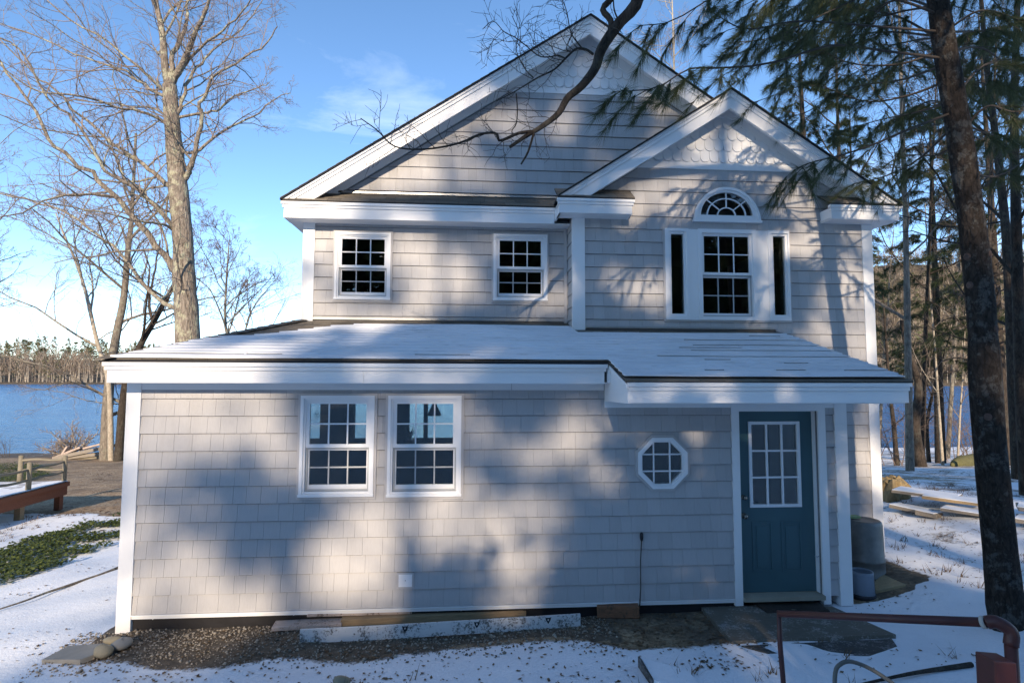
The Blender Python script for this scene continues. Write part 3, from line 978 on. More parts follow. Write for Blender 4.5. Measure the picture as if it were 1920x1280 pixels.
# hip cap
mb = MB()
for i in range(14):
    t0, t1 = i / 14, (i + 1.12) / 14
    def hp(t, dx, dz):
        return (HIPX0 + t * (XL - HIPX0) + dx, HIPY0 + t * (YM - HIPY0) - dx * 0.6, zl + t * (RZ(YM) - zl) + dz)
    if t1 > 1.0: t1 = 1.0
    mb.add([hp(t0, -0.09, -0.012), hp(t0, 0, 0.024), hp(t0, 0.09, 0.002), hp(t1, -0.09, -0.022), hp(t1, 0, 0.012), hp(t1, 0.09, -0.008)],
           [(0, 1, 4, 3), (1, 2, 5, 4), (0, 2, 1), (3, 4, 5)])
mb.build('hip_cap', M['roof'], lroof)
# snow lying on the lower roof: thin sheet with a ragged upper edge, stepping down with the courses
snx = np.arange(-0.09, 7.69, 0.022)
sny = np.concatenate([-0.96 + step * (k_ + np.array([0.0, 0.15, 0.35, 0.55, 0.75, 0.88, 0.978])) for k_ in range(20)])
SX, SY = np.meshgrid(snx, sny)
nn = fbm(SX, SY * 0.7, 21, 2.2) * 0.6 + fbm(SX * 0.5, SY * 3.0, 22, 4.0) * 0.35
ph = ((SY + 0.96) / step) % 1.0
top_edge = np.where(SX < 4.85, 1.52, 1.13) - 0.75 * vsm((2.1 - SX) / 1.3) + 0.07 * fbm(SX, SX * 0.1, 25, 1.6)
depth = 0.017 + 0.008 * nn - 0.013 * ph + 0.04 * np.clip((top_edge - SY), -1, 0.3)
edge = np.where(SX < 4.9, HIPY0, -0.955)
depth = np.where(SY < edge + 0.03 + 0.006 * nn, -1, depth)
hipx = HIPX0 + (SY - HIPY0) * (XL - HIPX0) / (YM - HIPY0)
depth = np.where((SX < hipx + 0.03) & (SX < 4.8), -1, depth)
depth = np.where(SX > 7.67, -1, depth)
gap_ = (ph > 0.94) & (fbm(SX * 0.6, SY * 0.2 + np.floor((SY + 0.96) / step) * 3.1, 29, 3.0) > 0.75 - 0.55 * vsm((SX - 3.5) / 3.5))
depth = np.where(SY > top_edge, -1, depth)
keep = depth > 0.002
SZ = RZ(SY) + 0.002 + np.clip(depth, 0.0, 0.04)
idx = -np.ones(SX.shape, int)
qk = keep[:-1, :-1] & keep[1:, :-1] & keep[:-1, 1:] & keep[1:, 1:]
qk &= ~(gap_[:-1, :-1] & (ph[:-1, :-1] > 0.96))
ny_, nx_ = SX.shape
ii = np.arange(ny_ * nx_).reshape(ny_, nx_)
F_ = np.stack([ii[:-1, :-1][qk], ii[:-1, 1:][qk], ii[1:, 1:][qk], ii[1:, :-1][qk]], -1)
used, inv = np.unique(F_.ravel(), return_inverse=True)
tb = TB(); tb.raw(np.stack([SX, SY, SZ], -1).reshape(-1, 3)[used], inv.reshape(-1, 4))
so = tb.build('roof_snow', M['roofsnow'], house)
md = so.modifiers.new('thick', 'SOLIDIFY'); md.thickness = 0.010; md.offset = -1

# ---- lower eaves
def eave(x0, x1, yf, zb, zt, parent=house, ends=0.03):
    nb = max(1, int((x1 - x0) / 2.4))
    for kk in range(nb):
        q = MB(); q.box(x0 + (x1 - x0) * kk / nb + (0.0012 if kk else 0), x0 + (x1 - x0) * (kk + 1) / nb - (0.0012 if kk < nb - 1 else 0), yf + 0.0007 * (kk % 2), yf + 0.03, zb, zt - 0.075); q.build('fascia_board', M['trim'], parent)
    q = MB(); q.box(x0 - ends * 0.6, x1 + ends * 0.6, yf - 0.016, yf + 0.03, zt - 0.075, zt - 0.037); q.build('crown_molding', M['trim'], parent)
    q = MB(); q.box(x0 - ends, x1 + ends, yf - 0.034, yf + 0.03, zt - 0.037, zt); q.build('crown_molding', M['trim'], parent)
eave(-0.036, 4.862, -0.30, 2.165, 2.364)
eave(4.955, 7.662, -0.915, 1.995, 2.186)
boards('soffit', [(-0.036, 4.93, -0.27, -0.022, 2.166, 2.18), (4.955, 7.662, -0.885, -0.022, 1.986, 1.999)])
boards('eave_end_block', [(4.895, 4.929, -0.298, -0.024, 2.181, 2.34)])
boards('left_rake_board', [(-0.036, -0.006, -0.268, 5.5, 2.165, 2.34)])
# end panel of the deeper porch eave
mb = MB()
pts = [(-0.915, 1.99), (-0.02, 1.975), (-0.02, 2.44), (-0.30, 2.362), (-0.915, 2.178)]
mb.add([(4.93, p[0], p[1]) for p in pts] + [(4.955, p[0], p[1]) for p in pts],
       [tuple(range(5))[::-1], tuple(range(5, 10))] + [(i, (i + 1) % 5, (i + 1) % 5 + 5, i + 5) for i in range(5)])
mb.build('porch_end_panel', M['trim'], house)
mb = MB()
mb.hexa([(4.905, -0.945, 2.135), (4.93, -0.945, 2.135), (4.93, -0.30, 2.318), (4.905, -0.30, 2.318), (4.905, -0.945, 2.176), (4.93, -0.945, 2.176), (4.93, -0.30, 2.362), (4.905, -0.30, 2.362)])
mb.build('porch_end_molding', M['trim'], house)
mb = MB(); mb.hexa([(7.662, -0.9, 1.995), (7.69, -0.9, 1.995), (7.69, YB, 2.62), (7.662, YB, 2.62), (7.662, -0.9, 2.18), (7.69, -0.9, 2.18), (7.69, YB, 2.85), (7.662, YB, 2.85)])
mb.build('right_rake_board', M['trim'], house)

# ---- upper eaves with their pent roofs
YFM, YFB = 1.52, 1.12
eave(0.975, 4.62, YFM, 4.352, 4.566)
eave(4.625, 5.60, YFB, 4.392, 4.582)
eave(8.37, 9.345, YFB, 4.400, 4.590)
boards('soffit', [(0.975, 4.86, YFM + 0.03, YM, 4.352, 4.366), (4.63, 5.60, YFB + 0.03, YB, 4.392, 4.404), (8.37, 9.345, YFB + 0.03, YB, 4.400, 4.412)])
boards('eave_return_side', [(0.975, 1.0, YFM + 0.03, 5.5, 4.36, 4.50), (4.625, 4.65, YFB + 0.03, YFM + 0.03, 4.392, 4.55), (5.575, 5.60, YFB + 0.03, YB, 4.41, 4.56),
                            (8.37, 8.395, YFB + 0.03, YB, 4.42, 4.56), (9.32, 9.345, YFB + 0.03, 5.5, 4.42, 4.56)])
boards('side_soffit', [(1.0, XL, YM, 5.5, 4.352, 4.366), (XR + 0.012, 9.32, YB, 5.5, 4.40, 4.412)])
def pent(x0, x1, ya, za, yb, zb, slope_end=0.0):
    q = MB()
    q.hexa([(x0, ya, za - 0.02), (x1, ya, za - 0.02), (x1 + slope_end, yb, zb - 0.02), (x0, yb, zb - 0.02), (x0, ya, za), (x1, ya, za), (x1 + slope_end, yb, zb), (x0, yb, zb)])
    ro = q.build('pent_roof', M['roofedge'], house)
    tabs = MB()
    nrow = max(2, int((yb - ya) / 0.1))
    for r_ in range(nrow):
        y0, y1 = ya + (yb - ya) * r_ / nrow, ya + (yb - ya) * min(1, (r_ + 1.05) / nrow)
        z0, z1 = za + (zb - za) * r_ / nrow, za + (zb - za) * min(1, (r_ + 1.05) / nrow)
        x = x0 - rnd.uniform(0, 0.1)
        while x < x1:
            w = rnd.choice((0.13, 0.17, 0.21))
            a, b = max(x, x0), min(x + w - 0.004, x1)
            x += w
            if b - a > 0.01:
                tabs.hexa([(a, y0, z0), (b, y0, z0), (b, y1, z1), (a, y1, z1), (a, y0, z0 + 0.011), (b, y0, z0 + 0.011), (b, y1, z1 + 0.002), (a, y1, z1 + 0.002)])
    tabs.build('shingle_tabs', M['roof'], ro)['kind'] = 'stuff'
pent(0.95, 4.84, YFM - 0.035, 4.585, YM, 4.79)
pent(4.60, 5.63, YFB - 0.035, 4.600, YB, 4.80, 0.02)
pent(8.345, 9.37, YFB - 0.035, 4.608, YB, 4.80)

# ---- gables
def gable(ap, slope, half, yf, yw, yback, zcut, fr_off, xclip=None, belly=(0, 0), seed=1, vh=0.265, rows=(), sw=0.133):
    cx, az = ap
    ez = az - slope * half
    def band(side, o0, o1, z_lo=None):
        p = [(cx, az - o0), (cx, az - o1), (cx + side * half, ez - o1), (cx + side * half, ez - o0)]
        if area(p) < 0: p = p[::-1]
        if z_lo is not None: p = clip(p, rect(-50, 50, z_lo, 50))
        if xclip is not None and side > 0: p = clip(p, rect(-50, xclip, -50, 50))
        return p
    for s_ in (-1, 1):
        for (o0, o1, dy, nm) in ((0.105, vh, 0.0, 'rake_board'), (0.055, 0.105, -0.016, 'rake_molding'), (0.018, 0.055, -0.032, 'rake_molding')):
            p = band(s_, o0, o1, zcut)
            if p:
                q = MB(); q.prism(p, yf + dy, yf + 0.03); q.build(nm, M['trim'], house)
        p = band(s_, 0.10, 0.118, zcut - 0.1)
        if p:
            q = MB(); q.prism(p, yf + 0.03, yw); q.build('rake_soffit', M['trim'], house)
        p = band(s_, 0.118, fr_off, zcut + 0.05)
        if p:
            q = MB(); q.prism(p, yw - 0.026, yw); q.build('gable_frieze', M['trim'], house)
        # roof slab with the main slope behind
        p = band(s_, 0.0, 0.018)
        q = MB(); q.prism(p, yf - 0.055, yback)
        ro = q.build('gable_roof', M['roofedge'], house)
        tabs = MB()
        d = 0.0
        while d < half - 0.02:
            d1 = min(d + 0.12, half)
            if not (xclip and s_ > 0 and d > xclip - cx):
                za, zb_ = az - slope * d, az - slope * d1
                xa, xb = cx + s_ * d, cx + s_ * d1
                tabs.hexa([(xa, yf - 0.06, za), (xb, yf - 0.06, zb_), (xb, yback, zb_), (xa, yback, za), (xa, yf - 0.06, za + 0.003), (xb, yf - 0.06, zb_ + 0.009), (xb, yback, zb_ + 0.009), (xa, yback, za + 0.003)])
            d = d1
        tabs.build('shingle_courses', M['roof'], ro)['kind'] = 'stuff'
    # belly board and scallops
    zb0, zb1 = belly
    tri = [(cx - (az - fr_off + 0.012 - zb0) / slope, zb0), (cx + (az - fr_off + 0.012 - zb0) / slope, zb0), (cx, az - fr_off + 0.012)]
    q = MB(); q.prism(clip(tri, rect(-50, 50, zb0, zb1)), yw - 0.026, yw); q.build('belly_board', M['trim'], house)
    q = MB(); q.prism(clip(tri, rect(-50, 50, zb1, 50)), yw - 0.010, yw)
    pnl = q.build('gable_panel', M['trim'], house)
    row_h = 0.16
    zz = zb1 + 0.006
    r_i = 0
    while zz < az - fr_off - 0.02:
        x = cx - 20 * sw - (sw / 2 if r_i % 2 else 0)
        while x < cx + 20 * sw:
            rad = sw * 0.485
            zc = zz + rad
            poly = [(x + rad * math.cos(a), zc + rad * math.sin(a)) for a in [math.pi + math.pi * k / 8 for k in range(9)]] + [(x + rad, zc + row_h - rad + 0.03), (x - rad, zc + row_h - rad + 0.03)]
            p = clip(poly, tri)
            if p and area(p) > 0.0006:
                def yy(z): return yw - 0.012 - 0.020 * max(0.0, 1 - (z - zz) / (row_h + 0.03))
                n = len(p)
                k = MB()
                k.add([(a[0], yy(a[1]), a[1]) for a in p] + [(a[0], yw - 0.008, a[1]) for a in p], [tuple(range(n))] + [(i, i + n, (i + 1) % n + n, (i + 1) % n) for i in range(n)])
                k.build('scallop_shingle', M['trim'], pnl)
            x += sw
        zz += row_h
        r_i += 1
gable(APEX_M, SL_M, 4.205, YFM, YM, 5.9, 4.60, 0.27, 7.02, (6.352, 6.440), 1)
gable(APEX_B, SL_B, 2.375, YFB, YB, YM + 0.02, 4.61, 0.235, None, (5.125, 5.222), 2)
q = MB()
xa, xb = 7.0, APEX_M[0] + 4.205
za, zb_ = APEX_M[1] - SL_M * (xa - APEX_M[0]) - 0.03, APEX_M[1] - SL_M * 4.205 - 0.03
q.prism([(xa, za - 0.03), (xb, zb_ - 0.03), (xb, zb_), (xa, za)], YM + 0.02, 5.9)
q.build('main_roof_slope', M['roof'], house)
boards('apex_block', [(APEX_M[0] - 0.06, APEX_M[0] + 0.06, YM - 0.04, YM - 0.026, 6.99, 7.09)])

# ---- windows
def put(parent, name, mat, *bx):
    q = MB()
    for b in bx:
        q.box(*b)
    return q.build(name, M[mat], parent)
def ring(q, x0, x1, z0, z1, w, y0, y1, wb=None):
    wb = w if wb is None else wb
    q.box(x0, x0 + w, y0, y1, z0, z1); q.box(x1 - w, x1, y0, y1, z0, z1)
    q.box(x0 + w, x1 - w, y0, y1, z1 - w, z1); q.box(x0 + w, x1 - w, y0, y1, z0, z0 + wb)
def frame(parent, name, mat, x0, x1, z0, z1, w, y0, y1, wb=None):
    q = MB(); ring(q, x0, x1, z0, z1, w, y0, y1, wb)
    return q.build(name, M[mat], parent)
def node(name, loc, label):
    o = bpy.data.objects.new(name, None)
    o.empty_display_size = 0.1
    col.objects.link(o)
    o.location = Vector(loc)
    o['label'] = label
    o.parent = house
    o.matrix_parent_inverse = Matrix.Translation(-house.location)
    return o
class Sub:
    pass
def subput(nodeobj, o):
    o.parent = nodeobj
    o.matrix_parent_inverse = Matrix.Translation(-nodeobj.location)
def panes(par, x0, x1, z0, z1, nx, nz, y, mw, mat, deep=0.008):
    """grid of panes with muntins between them"""
    wx, wz = (x1 - x0) / nx, (z1 - z0) / nz
    for i in range(nx):
        for j in range(nz):
            q = MB(); q.box(x0 + i * wx + (mw / 2 if i else 0), x0 + (i + 1) * wx - (mw / 2 if i < nx - 1 else 0), y, y + 0.004, z0 + j * wz + (mw / 2 if j else 0), z0 + (j + 1) * wz - (mw / 2 if j < nz - 1 else 0))
            o = q.build('pane', M['glass']); subput(par, o)
    for i in range(1, nx):
        q = MB(); q.box(x0 + i * wx - mw / 2, x0 + i * wx + mw / 2, y - deep, y + 0.008, z0, z1); o = q.build('muntin', M[mat]); subput(par, o)
    for j in range(1, nz):
        for i in range(nx):
            q = MB(); q.box(x0 + i * wx + (mw / 2 if i else 0), x0 + (i + 1) * wx - (mw / 2 if i < nx - 1 else 0), y - deep + 0.001, y + 0.007, z0 + j * wz - mw / 2, z0 + j * wz + mw / 2); o = q.build('muntin', M[mat]); subput(par, o)
def double_hung(x0, x1, z0, z1, yw, label, fw=0.052):
    w = node('window', ((x0 + x1) / 2, yw, z0), label)
    def sub(o): subput(w, o); return o
    q = MB(); ring(q, x0 - 0.026, x1 + 0.026, z0 - 0.026, z1 + 0.022, 0.026, yw - 0.034, yw + 0.0); sub(q.build('siding_channel', M['jch']))
    q = MB(); ring(q, x0, x1, z0, z1, fw * 0.62, yw - 0.046, yw + 0.10, fw * 0.62)
    sub(q.build('frame', M['vinyl']))
    a = fw * 0.62
    q = MB(); ring(q, x0 + a, x1 - a, z0 + a, z1 - a, fw * 0.38, yw - 0.028, yw + 0.10, fw * 0.38); sub(q.build('frame_stop', M['vinyl']))
    xi0, xi1, zi0, zi1 = x0 + fw, x1 - fw, z0 + fw, z1 - fw
    zm = zi0 + (zi1 - zi0) * 0.498
    q = MB(); ring(q, xi0, xi1, zm - 0.018, zi1, 0.036, yw - 0.012, yw + 0.022, 0.036); sub(q.build('upper_sash', M['vinyl']))
    panes(w, xi0 + 0.036, xi1 - 0.036, zm + 0.018, zi1 - 0.036, 3, 2, yw + 0.004, 0.015, 'vinyl')
    q = MB(); ring(q, xi0, xi1, zi0, zm - 0.018, 0.032, yw + 0.024, yw + 0.056, 0.062); sub(q.build('lower_sash', M['vinyl']))
    q = MB(); ring(q, xi0 + 0.004, xi1 - 0.004, zi0 + 0.006, zm - 0.020, 0.014, yw + 0.004, yw + 0.014, 0.014); sub(q.build('screen_frame', M['screen']))
    panes(w, xi0 + 0.032, xi1 - 0.032, zi0 + 0.062, zm - 0.050, 3, 2, yw + 0.040, 0.014, 'screen')
    q = MB(); q.box(x0 - 0.006, x1 + 0.006, yw - 0.056, yw - 0.0465, z0 + 0.004, z0 + 0.030); sub(q.build('sill', M['vinyl']))
    return w
double_hung(*LOWWIN[0], 0.0, 'white lower storey window left of its twin, small wire ornament hung inside')
double_hung(*LOWWIN[1], 0.0, 'white lower storey window with a pendant lamp and the lake showing through')
double_hung(*UPWIN[0], YM, 'white upper storey window nearest the left house corner')
double_hung(*UPWIN[1], YM, 'white upper storey window nearest the bay')

w = node('bay_window', (7.0, YB, 3.0), 'white triple window with two narrow side lights under the half round window')
def sub(o): subput(w, o); return o
q = MB(); ring(q, BAYWIN[0] - 0.024, BAYWIN[1] + 0.024, BAYWIN[2] - 0.024, BAYWIN[3] + 0.02, 0.024, YB - 0.03, YB); sub(q.build('siding_channel', M['jch']))
for (a, b, ga, gb) in ((6.122, 6.452, 6.212, 6.386), (7.584, 7.888, 7.668, 7.836)):
    q = MB(); q.box(a, ga - 0.035, YB - 0.044, YB + 0.08, 3.02, 4.278); q.box(gb + 0.035, b, YB - 0.044, YB + 0.08, 3.02, 4.278)
    q.box(ga - 0.035, gb + 0.035, YB - 0.044, YB + 0.08, 4.24, 4.278); q.box(ga - 0.035, gb + 0.035, YB - 0.044, YB + 0.08, 3.02, 3.07); sub(q.build('frame', M['vinyl']))
    q = MB(); ring(q, ga - 0.035, gb + 0.035, 3.07, 4.24, 0.033, YB - 0.02, YB + 0.05); sub(q.build('side_sash', M['vinyl']))
    q = MB(); q.box(ga - 0.003, gb + 0.003, YB + 0.01, YB + 0.014, 3.10, 4.21); sub(q.build('pane', M['glass']))
for (a, b) in ((6.4525, 6.5865), (7.4075, 7.5835)):
    q = MB(); q.box(a, b, YB - 0.030, YB, 3.02, 4.278); sub(q.build('mullion_panel', M['trim']))
x0, x1, z0, z1 = 6.587, 7.407, 3.02, 4.278
q = MB(); ring(q, x0, x1, z0, z1, 0.05, YB - 0.048, YB + 0.10); sub(q.build('frame', M['vinyl']))
xi0, xi1, zi0, zi1 = x0 + 0.05, x1 - 0.05, z0 + 0.05, z1 - 0.05
zm = 3.662
q = MB(); ring(q, xi0, xi1, zm - 0.016, zi1, 0.04, YB - 0.012, YB + 0.022, 0.036); sub(q.build('upper_sash', M['vinyl']))
panes(w, xi0 + 0.04, xi1 - 0.04, zm + 0.02, zi1 - 0.04, 3, 2, YB + 0.004, 0.015, 'vinyl')
q = MB(); ring(q, xi0, xi1, zi0, zm - 0.016, 0.034, YB + 0.024, YB + 0.056, 0.05); sub(q.build('lower_sash', M['vinyl']))
q = MB(); ring(q, xi0 + 0.004, xi1 - 0.004, zi0 + 0.006, zm - 0.018, 0.014, YB + 0.004, YB + 0.014, 0.014); sub(q.build('screen_frame', M['screen']))
panes(w, xi0 + 0.034, xi1 - 0.034, zi0 + 0.05, zm - 0.048, 3, 2, YB + 0.040, 0.014, 'screen')

# half round window
w = node('half_round_window', (ARCH[0], YB, ARCH[1]), 'white half round fanlight window in the bay gable')
out_, inn = arch_poly(0.478, 0.0, 1.03, 28), arch_poly(0.372, 0.10, 0.87, 28)
mid = arch_poly(0.430, 0.04, 0.965, 28)
def band_mesh(A, B, y0, y1):
    q = MB(); n = len(A)
    vs = [(p[0], y0, p[1]) for p in A] + [(p[0], y0, p[1]) for p in B] + [(p[0], y1, p[1]) for p in A] + [(p[0], y1, p[1]) for p in B]
    fs = []
    for i in range(n - 1):
        fs += [(i, i + 1, n + i + 1, n + i), (i, 2 * n + i, 2 * n + i + 1, i + 1), (n + i, n + i + 1, 3 * n + i + 1, 3 * n + i)]
    q.add(vs, fs)
    return q
q = band_mesh(out_, mid, YB - 0.056, YB + 0.03); sub(q.build('outer_frame', M['vinyl']))
q = band_mesh(mid, inn, YB - 0.036, YB + 0.03); sub(q.build('inner_frame', M['vinyl']))
q = MB(); q.box(ARCH[0] - 0.49, ARCH[0] + 0.49, YB - 0.062, YB + 0.0, ARCH[1] - 0.004, ARCH[1] + 0.03); q.box(ARCH[0] - 0.462, ARCH[0] + 0.462, YB - 0.046, YB + 0.0, ARCH[1] + 0.03, ARCH[1] + 0.075)
q.box(ARCH[0] - 0.40, ARCH[0] + 0.40, YB - 0.032, YB + 0.03, ARCH[1] + 0.075, ARCH[1] + 0.10); sub(q.build('sill', M['vinyl']))
AC = (ARCH[0], ARCH[1] + 0.10)
angs = [0, R(42), R(90), R(138), math.pi]
def sector(r0, r1, a0, a1, n=7):
    A = [(AC[0] + r1 * math.cos(a0 + (a1 - a0) * i / n), AC[1] + 0.87 * r1 * math.sin(a0 + (a1 - a0) * i / n)) for i in range(n + 1)]
    B = [(AC[0] + r0 * math.cos(a0 + (a1 - a0) * i / n), AC[1] + 0.87 * r0 * math.sin(a0 + (a1 - a0) * i / n)) for i in range(n + 1)]
    return A, B
for (r0, r1) in ((0.13, 0.272), (0.278, 0.374)):
    for i in range(4):
        A, B = sector(r0, r1, angs[i] + 0.02, angs[i + 1] - 0.02)
        sub(band_mesh(A, B, YB - 0.008, YB - 0.004).build('pane', M['glass']))
A, B = sector(0.002, 0.124, 0, math.pi, 12); sub(band_mesh(A, B, YB - 0.008, YB - 0.004).build('pane', M['glass']))
for r_ in (0.127, 0.275):
    A, B = sector(r_ - 0.009, r_ + 0.009, 0, math.pi, 24); sub(band_mesh(B, A, YB - 0.02, YB + 0.002).build('muntin', M['vinyl']))
for a in angs[1:4]:
    p0 = np.array([AC[0] + 0.13 * math.cos(a), AC[1] + 0.87 * 0.13 * math.sin(a)]); p1 = np.array([AC[0] + 0.372 * math.cos(a), AC[1] + 0.87 * 0.372 * math.sin(a)])
    d = (p1 - p0) / np.linalg.norm(p1 - p0); nrm = np.array([-d[1], d[0]]) * 0.008
    q = MB(); q.prism([tuple(p0 - nrm), tuple(p1 - nrm), tuple(p1 + nrm), tuple(p0 + nrm)], YB - 0.019, YB + 0.001); sub(q.build('muntin', M['vinyl']))

# octagon window
w = node('octagon_window', (OCT[0], 0, OCT[1]), 'small white octagonal window with nine panes left of the door')
def oct_ring(a, b, y0, y1, mat, nm):
    A, B = octagon(a), octagon(b)
    sub(band_mesh(A + A[:1], B + B[:1], y0, y1).build(nm, M[mat]))
oct_ring(0.298, 0.272, -0.032, 0.0, 'jch', 'siding_channel')
oct_ring(0.272, 0.236, -0.046, 0.04, 'vinyl', 'frame')
oct_ring(0.236, 0.222, -0.026, 0.04, 'vinyl', 'frame_stop')
og = octagon(0.224)
cuts = [-0.3, -0.09, 0.09, 0.3]
for i in range(3):
    for j in range(3):
        p = clip(rect(OCT[0] + cuts[i] + 0.006, OCT[0] + cuts[i + 1] - 0.006, OCT[1] + cuts[j] + 0.006, OCT[1] + cuts[j + 1] - 0.006), og)
        q = MB(); q.prism(p, 0.008, 0.012); sub(q.build('pane', M['glass']))
for c_ in (-0.09, 0.09):
    q = MB(); q.prism(clip(rect(OCT[0] + c_ - 0.0075, OCT[0] + c_ + 0.0075, OCT[1] - 0.3, OCT[1] + 0.3), og), -0.004, 0.014); sub(q.build('muntin', M['vinyl']))
    for a, b in ((-0.3, -0.0976), (-0.0824, 0.0824), (0.0976, 0.3)):
        q = MB(); q.prism(clip(rect(OCT[0] + a, OCT[0] + b, OCT[1] + c_ - 0.0075, OCT[1] + c_ + 0.0075), og), -0.003, 0.013); sub(q.build('muntin', M['vinyl']))

# ---- door
d = node('door', (6.9, 0.08, -0.13), 'teal entrance door with nine panes in a white casing')
def sub(o): subput(d, o); return o
DX0, DX1, DZ0, DZ1, DY = 6.455, 7.325, -0.118, 1.858, 0.085
LX0, LX1, LZ0, LZ1 = 6.581, 7.178, 0.80, 1.745
q = MB()
for p in minus([rect(DX0, DX1, DZ0, DZ1)], rect(LX0 + 0.03, LX1 - 0.03, LZ0 + 0.03, LZ1 - 0.03)):
    q.prism(p, DY, DY + 0.045)
sub(q.build('door_slab', M['teal']))
for a, b in ((6.60, 6.835), (6.935, 7.172)):
    for (o, dy) in ((0.0, 0.008), (0.018, 0.004), (0.04, 0.011)):
        pass
    q = MB(); ring(q, a, b, 0.10, 0.645, 0.022, DY - 0.007, DY); q.box(a + 0.05, b - 0.05, DY - 0.006, DY, 0.15, 0.595); sub(q.build('door_panel', M['teal']))
q = MB(); ring(q, LX0, LX1, LZ0, LZ1, 0.034, DY - 0.016, DY + 0.05); sub(q.build('light_frame', M['vinyl']))
panes(d, LX0 + 0.034, LX1 - 0.034, LZ0 + 0.034, LZ1 - 0.034, 3, 3, DY + 0.01, 0.02, 'vinyl', 0.02)
q = MB(); q.box(6.342, 6.428, -0.026, 0.03, -0.215, 1.954); q.box(7.336, 7.42, -0.026, 0.03, -0.222, 1.954); q.box(6.428, 7.336, -0.026, 0.03, 1.868, 1.954); sub(q.build('casing', M['trim']))
q = MB(); q.box(6.43, 6.4545, 0.03, 0.14, -0.12, 1.866); q.box(7.3255, 7.335, 0.0305, 0.14, -0.12, 1.866); q.box(6.4545, 7.3255, 0.0305, 0.14, 1.8585, 1.866); sub(q.build('jamb', M['trim']))
q = MB(); q.box(6.428, 7.336, -0.06, 0.14, -0.165, -0.121); sub(q.build('threshold', M['concrete']))
q = MB()
for zz, rr_ in ((0.712, 0.031), (0.912, 0.026)):
    prof = [(0.0, 0.0), (rr_, 0.0), (rr_, 0.008), (0.012, 0.012), (0.012, 0.03), (rr_ * 0.8, 0.04), (rr_ * 0.85, 0.056), (rr_ * 0.5, 0.066), (0.0, 0.068)]
    n = 14
    vs = [(6.508 + r_ * math.cos(2 * math.pi * i / n), DY - h_, zz + r_ * math.sin(2 * math.pi * i / n)) for r_, h_ in prof for i in range(n)]
    q.add(vs, [(j * n + i, j * n + (i + 1) % n, (j + 1) * n + (i + 1) % n, (j + 1) * n + i) for j in range(len(prof) - 1) for i in range(n)])
sub(q.build('door_knob', M['bronze'], smooth=True))
q = MB(); q.tube([(7.33, 0.03, 0.28), (7.30, 0.0, 0.275), (7.26, -0.01, 0.283)], 0.004, 6); sub(q.build('hook', M['screen']))

# ---- small vent plate on the siding
v = node('vent_plate', (2.82, 0, 0.13), 'small white square vent plate low on the wall')
q = MB(); ring(q, 2.738, 2.912, 0.055, 0.213, 0.018, -0.024, 0.0); o = q.build('mounting_block', M['jch']); subput(v, o)
q = MB(); q.box(2.757, 2.894, -0.030, 0.0, 0.074, 0.196); o = q.build('plate', M['vinyl']); subput(v, o)
q = MB(); q.tube([(2.826, -0.034, 0.138), (2.826, -0.029, 0.138)], 0.006, 8); o = q.build('screw', M['screen']); subput(v, o)

# ---- things inside, seen through the windows
lampo = thing('pendant_lamp', (2.93, 2.6, 1.65), 'dark cone pendant lamp hanging inside behind the lower right twin window', 'lamp')
q = MB(); q.lathe((2.934, 2.6, 1.65), [(0.104, 0.0), (0.10, 0.03), (0.055, 0.12), (0.03, 0.175), (0.012, 0.19), (0.0, 0.19)], 24); q.build('lamp_shade', M['lamp'], lampo, True)
q = MB(); q.tube([(2.934, 2.6, 1.83), (2.934, 2.6, 2.31)], 0.005, 6); q.build('cord', M['black'], lampo)
pl = thing('houseplant', (2.3, 5.3, 0.9), 'spiky leaved houseplant on the sill inside the lower right twin window', 'plant')
q = MB()
for i in range(22):
    a = rnd.uniform(0, 6.28); L = rnd.uniform(0.22, 0.4); e = rnd.uniform(0.5, 1.4)
    dr = np.array([math.cos(a) * math.cos(e), math.sin(a) * 0.5 * math.cos(e), math.sin(e)]); sd_ = np.array([-math.sin(a), math.cos(a), 0]) * 0.013
    c0 = np.array([2.28, 5.3, 1.0]); c1 = c0 + dr * L * 0.6; c2 = c0 + dr * L + np.array([0, 0, -0.05 * math.cos(e)])
    q.add([c0 - sd_ * 0.5, c0 + sd_ * 0.5, c1 + sd_, c1 - sd_, c2], [(0, 1, 2, 3), (3, 2, 4)])
q.build('leaves', M['leafdark'], pl)
q = MB(); q.lathe((2.28, 5.3, 0.84), [(0.0, 0.0), (0.06, 0.0), (0.085, 0.16), (0.075, 0.16), (0.0, 0.14)], 16); q.build('pot', M['lamp'], pl)
q = MB(); q.box(2.0, 3.6, 5.1, 5.48, 0.80, 0.84); q.box(2.02, 2.06, 5.12, 5.46, -0.13, 0.8); q.box(3.54, 3.58, 5.12, 5.46, -0.13, 0.8)
tag(q.build('console_table', M['dark_int']), 'dark console table under the lake windows inside the lower room', 'table')
oc = at(594, 777, 0.16)
q = MB()
for k, (dx, dz, r_) in enumerate(((0, 0.02, 0.016), (-0.014, -0.008, 0.014), (0.014, -0.008, 0.014), (0, -0.03, 0.012))):
    n = 12
    q.tube([(oc[0] + dx + r_ * math.cos(2 * math.pi * i / n), oc[1], oc[2] + dz + r_ * math.sin(2 * math.pi * i / n)) for i in range(n + 1)], 0.0025, 5, cap=False)
q.tube([(oc[0], oc[1], oc[2] + 0.036), (oc[0], oc[1], 1.96)], 0.0012, 4)
tag(q.build('window_ornament', M['black']), 'small looped wire ornament hanging behind the left twin window', 'ornament')
